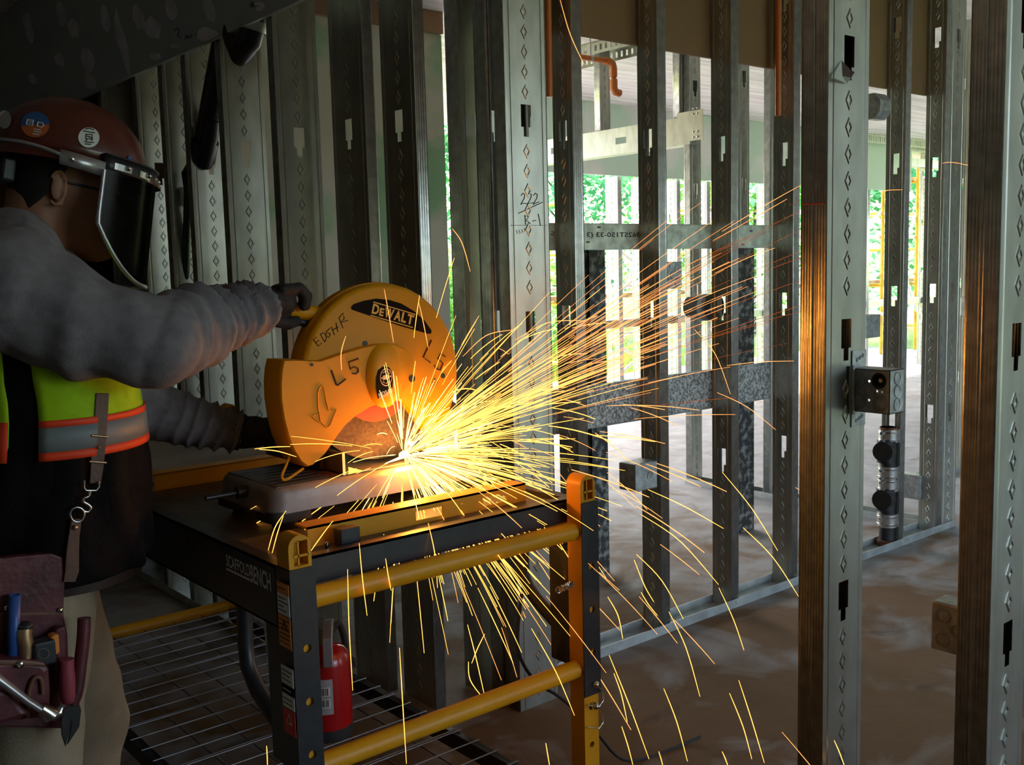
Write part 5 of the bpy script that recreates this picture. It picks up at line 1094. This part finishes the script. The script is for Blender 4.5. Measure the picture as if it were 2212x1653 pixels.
# ============================================================ outdoors
rnd = random.Random(5)
def gz(x, y):
    d = max(0, (y-12)+.55*(x-14)*(x > 14)) if True else 0
    d = max(0, .55*(x-15), 0)*(x > 15)+max(0, y-11.5)
    return -.35+.30*min(d, 9)+.25*noise.noise(Vector((x*.2, y*.2, 0)))
b = MB(); nx, ny = 40, 40; xs = np.linspace(-6, 44, nx); ys = np.linspace(-12, 38, ny)
vs = [(x, y, gz(x, y) if (x > 14.2 or y > 8.9) else -.5) for y in ys for x in xs]
b.add(vs, [(j*nx+i, j*nx+i+1, (j+1)*nx+i+1, (j+1)*nx+i) for j in range(ny-1) for i in range(nx-1)])
struct(b.build('ground', 'earth', org=(0, 0, 0), smooth=80))
def foliage(seed, n, r, hh, m_):
    rr = random.Random(seed); q = MB(); blobs = [(Vector((rr.uniform(-.6, .6)*r, rr.uniform(-.6, .6)*r, hh*(.25+.7*rr.random()))), r*rr.uniform(.35, .6)) for _ in range(12)]
    for _ in range(n):
        c, br = rr.choice(blobs); d = Vector((rr.gauss(0, 1), rr.gauss(0, 1), rr.gauss(0, 1))).normalized(); p = c+d*br*(.6+.45*rr.random())
        a = Vector((rr.gauss(0, 1), rr.gauss(0, 1), rr.gauss(0, .6))).normalized(); s_ = a.cross(Vector((0, 0, 1)))
        if s_.length < .1: s_ = Vector((1, 0, 0))
        s_.normalize(); L_ = rr.uniform(.10, .20); w_ = L_*.34
        q.add([p, p+a*L_*.5+s_*w_, p+a*L_, p+a*L_*.5-s_*w_], [(0, 1, 2, 3)])
    return q.mesh('foliage', [M[m_]])
def trunk(seed, hh):
    rr = random.Random(seed); q = MB(); q.tube([(0, 0, -.4), (.05, 0, hh*.4), (-.05, .05, hh*.75)], [.09, .06, .03], 8)
    for _ in range(5): z = hh*rr.uniform(.25, .6); q.tube([(0, 0, z), (rr.uniform(-.8, .8), rr.uniform(-.8, .8), z+.6)], [.03, .012], 6)
    return q.mesh('trunk', [M['bark']])
KINDS = [(foliage(1, 3600, 1.7, 3.6, 'leaf'), trunk(1, 3.6), 'light green bushy tree on the slope outside'), (foliage(2, 3600, 1.9, 4.2, 'leaf2'), trunk(2, 4.2), 'dark green bushy tree on the slope outside'), (foliage(3, 2600, 1.5, 2.2, 'leaf'), trunk(3, 2.0), 'low green bush on the slope outside')]
spots = []
for ang in range(19, 56, 5):
    for rad in (15.0, 19.5):
        a = math.radians(ang+(2.5 if rad > 16 else 0)+rnd.uniform(-.6, .6)); r = rad*rnd.uniform(.94, 1.06); spots.append((r*math.cos(a), r*math.sin(a), rad))
for x, y, rad in spots:
    if y < 10.2 and x < 15.3: continue
    k = 2 if rad < 16 else (0 if rnd.random() < .5 else 1); f_, t_, l_ = KINDS[k]
    o = thing('tree' if k < 2 else 'bush', l_, 'tree' if k < 2 else 'bush', (x, y, gz(x, y)), 'trees and bushes on the slope'); sc = rnd.uniform(.75, .95)*(1 if rad < 16 else 1.15); o.scale = (sc, sc, sc); o.rotation_euler = (0, 0, rnd.uniform(0, 6.28))
    for nm, me in (('foliage', f_), ('trunk', t_)): c = bpy.data.objects.new(nm, me); COL.objects.link(c); c.parent = o
q = MB()
for _ in range(7000):
    a = math.radians(rnd.uniform(15, 56)); r = rnd.uniform(11.5, 17); x, y = r*math.cos(a), r*math.sin(a)
    if not (x > 14.5 or y > 9.2): continue
    z = gz(x, y)-.05; h_ = rnd.uniform(.25, .8); t = rnd.uniform(0, 6.28); dx, dy = .014*math.cos(t), .014*math.sin(t); lx, ly_ = rnd.uniform(-.15, .15), rnd.uniform(-.15, .15)
    q.add([(x-dx, y-dy, z), (x+dx, y+dy, z), (x+lx, y+ly_, z+h_)], [(0, 1, 2)])
tag(q.build('tall_grass', 'grass', org=(10, 10, 0)), 'tall green grass and weeds outside the building', 'grass', kind='stuff')
# scaffold on the slab edge
YS = 7.55
def sx(px): return P(px, 600, 'Y', YS).x
SCF = [(1214, 'yellow scaffold frame behind the marked jamb', 0), (1541, 'yellow scaffold frame behind the pipe coupling', 0), (1905, 'rusty yellow scaffold frame left of the last partition stud', 1), (1979, 'yellow scaffold frame with bent ladder leg past the last partition stud', 2)]
for px, l, k in SCF:
    x = sx(px); o = thing('scaffold_tower', l, 'scaffold', (x, YS+.4, 0))
    for dy in (0, .85): MB().tube([(x, YS+dy, 0), (x, YS+dy, 2.66)], .024, 10).build('leg', 'scaf_yellow', o, smooth=50)
    for z in (.35, .95, 1.45, 1.95, 2.4): MB().tube([(x, YS, z), (x, YS+.85, z)], .018, 8).build('rung', 'scaf_yellow', o, smooth=50)
    if k:
        lx = x+.22; MB().tube(smooth_pts([(lx, YS, 2.4), (lx, YS, 1.4), (lx+.03, YS, 1.3), (lx+.14, YS, 1.27)], 4), .022, 8).build('ladder_leg', 'scaf_yellow', o, smooth=50)
        for z in (1.5, 1.8, 2.1): MB().tube([(x, YS, z), (lx, YS, z)], .015, 8).build('ladder_rung', 'scaf_yellow', o, smooth=50)
xs_ = [sx(p_) for p_, _, _ in SCF]
def rail(label, x0, x1, z0, z1, y, r=.02, m_='scaf_white', nm='scaffold_brace', cat='brace'):
    o = MB().tube([(x0, y, z0), (x1, y, z1)], r, 8).build(nm, m_, smooth=50); return tag(o, label, cat)
for i in range(3):
    w_ = ('the far shrubs', 'the tall jamb', 'the last partition stud')[i]
    rail('white scaffold brace falling to the right behind '+w_, xs_[i], xs_[i+1], 1.95, .55, YS-.02); rail('white scaffold brace rising to the right behind '+w_, xs_[i], xs_[i+1], .55, 1.95, YS+.02)
for z, l in ((1.10, 'white lower guard rail of the scaffold outside'), (1.62, 'white upper guard rail of the scaffold outside')): rail(l, xs_[0]-1, xs_[-1]+3, z, z, YS+.04, .024, nm='guard_rail', cat='rail')
o = MB().box(xs_[0]-1, xs_[-1]+3, YS+.05, YS+.30, .98, 1.03).build('scaffold_plank', 'planks', bevel=.004); tag(o, 'brown wooden plank lying along the scaffold outside', 'plank')
o = MB().box(xs_[0]-1, xs_[-1]+3, YS+.06, YS+.30, 2.42, 2.47).build('scaffold_plank', 'planks', bevel=.004); tag(o, 'high wooden plank under the ceiling edge on the scaffold', 'plank')
x0, x1 = sx(1343), sx(1382); o = thing('cross_gate', 'small white crossed barrier by the far slab edge', 'barrier', ((x0+x1)/2, YS-.1, 0)); za = .12; zb_ = .55
for p0, p1 in (((x0-.3, za), (x1+.3, zb_)), ((x0-.3, zb_), (x1+.3, za)), ((x0-.3, za), (x1+.3, za)), ((x0-.3, zb_+.06), (x1+.3, zb_+.06)), (((x0+x1)/2, za), ((x0+x1)/2, (za+zb_)/2))): MB().tube([(p0[0], YS-.1, p0[1]), (p1[0], YS-.1, p1[1])], .018, 8).build('bar', 'scaf_white', o, smooth=50)
for xx in (x0-.3, x1+.3): MB().tube([(xx, YS-.1, 0), (xx, YS-.1, zb_+.06)], .018, 8).build('bar', 'scaf_white', o, smooth=50)
# chain link fence
q = MB(); F0, F1 = Vector((9, 13.2, 0)), Vector((24, 7.4, 0)); dv = (F1-F0).normalized(); Lf = (F1-F0).length; n = int(Lf/.16)
def fz(s_): p = F0+dv*s_; return gz(p.x, p.y)
for i in range(n):
    for sg in (1, -1):
        s0 = i*.16; s1_ = s0+sg*1.9
        a = F0+dv*s0; c = F0+dv*s1_; a.z = fz(s0)+.02; c.z = fz(s0)+1.92; q.tube([a, c], .0045, 3, cap=False)
fo = thing('chain_link_fence', 'pale chain link fence along the foot of the slope', 'fence', F0)
q.build('fence_mesh', 'scaf_white', fo)['kind'] = 'stuff'
for i in range(7): s_ = Lf*i/6; p = F0+dv*s_; MB().tube([(p.x, p.y, fz(s_)-.2), (p.x, p.y, fz(s_)+2.0)], .03, 8).build('fence_post', 'scaf_white', fo, smooth=50)
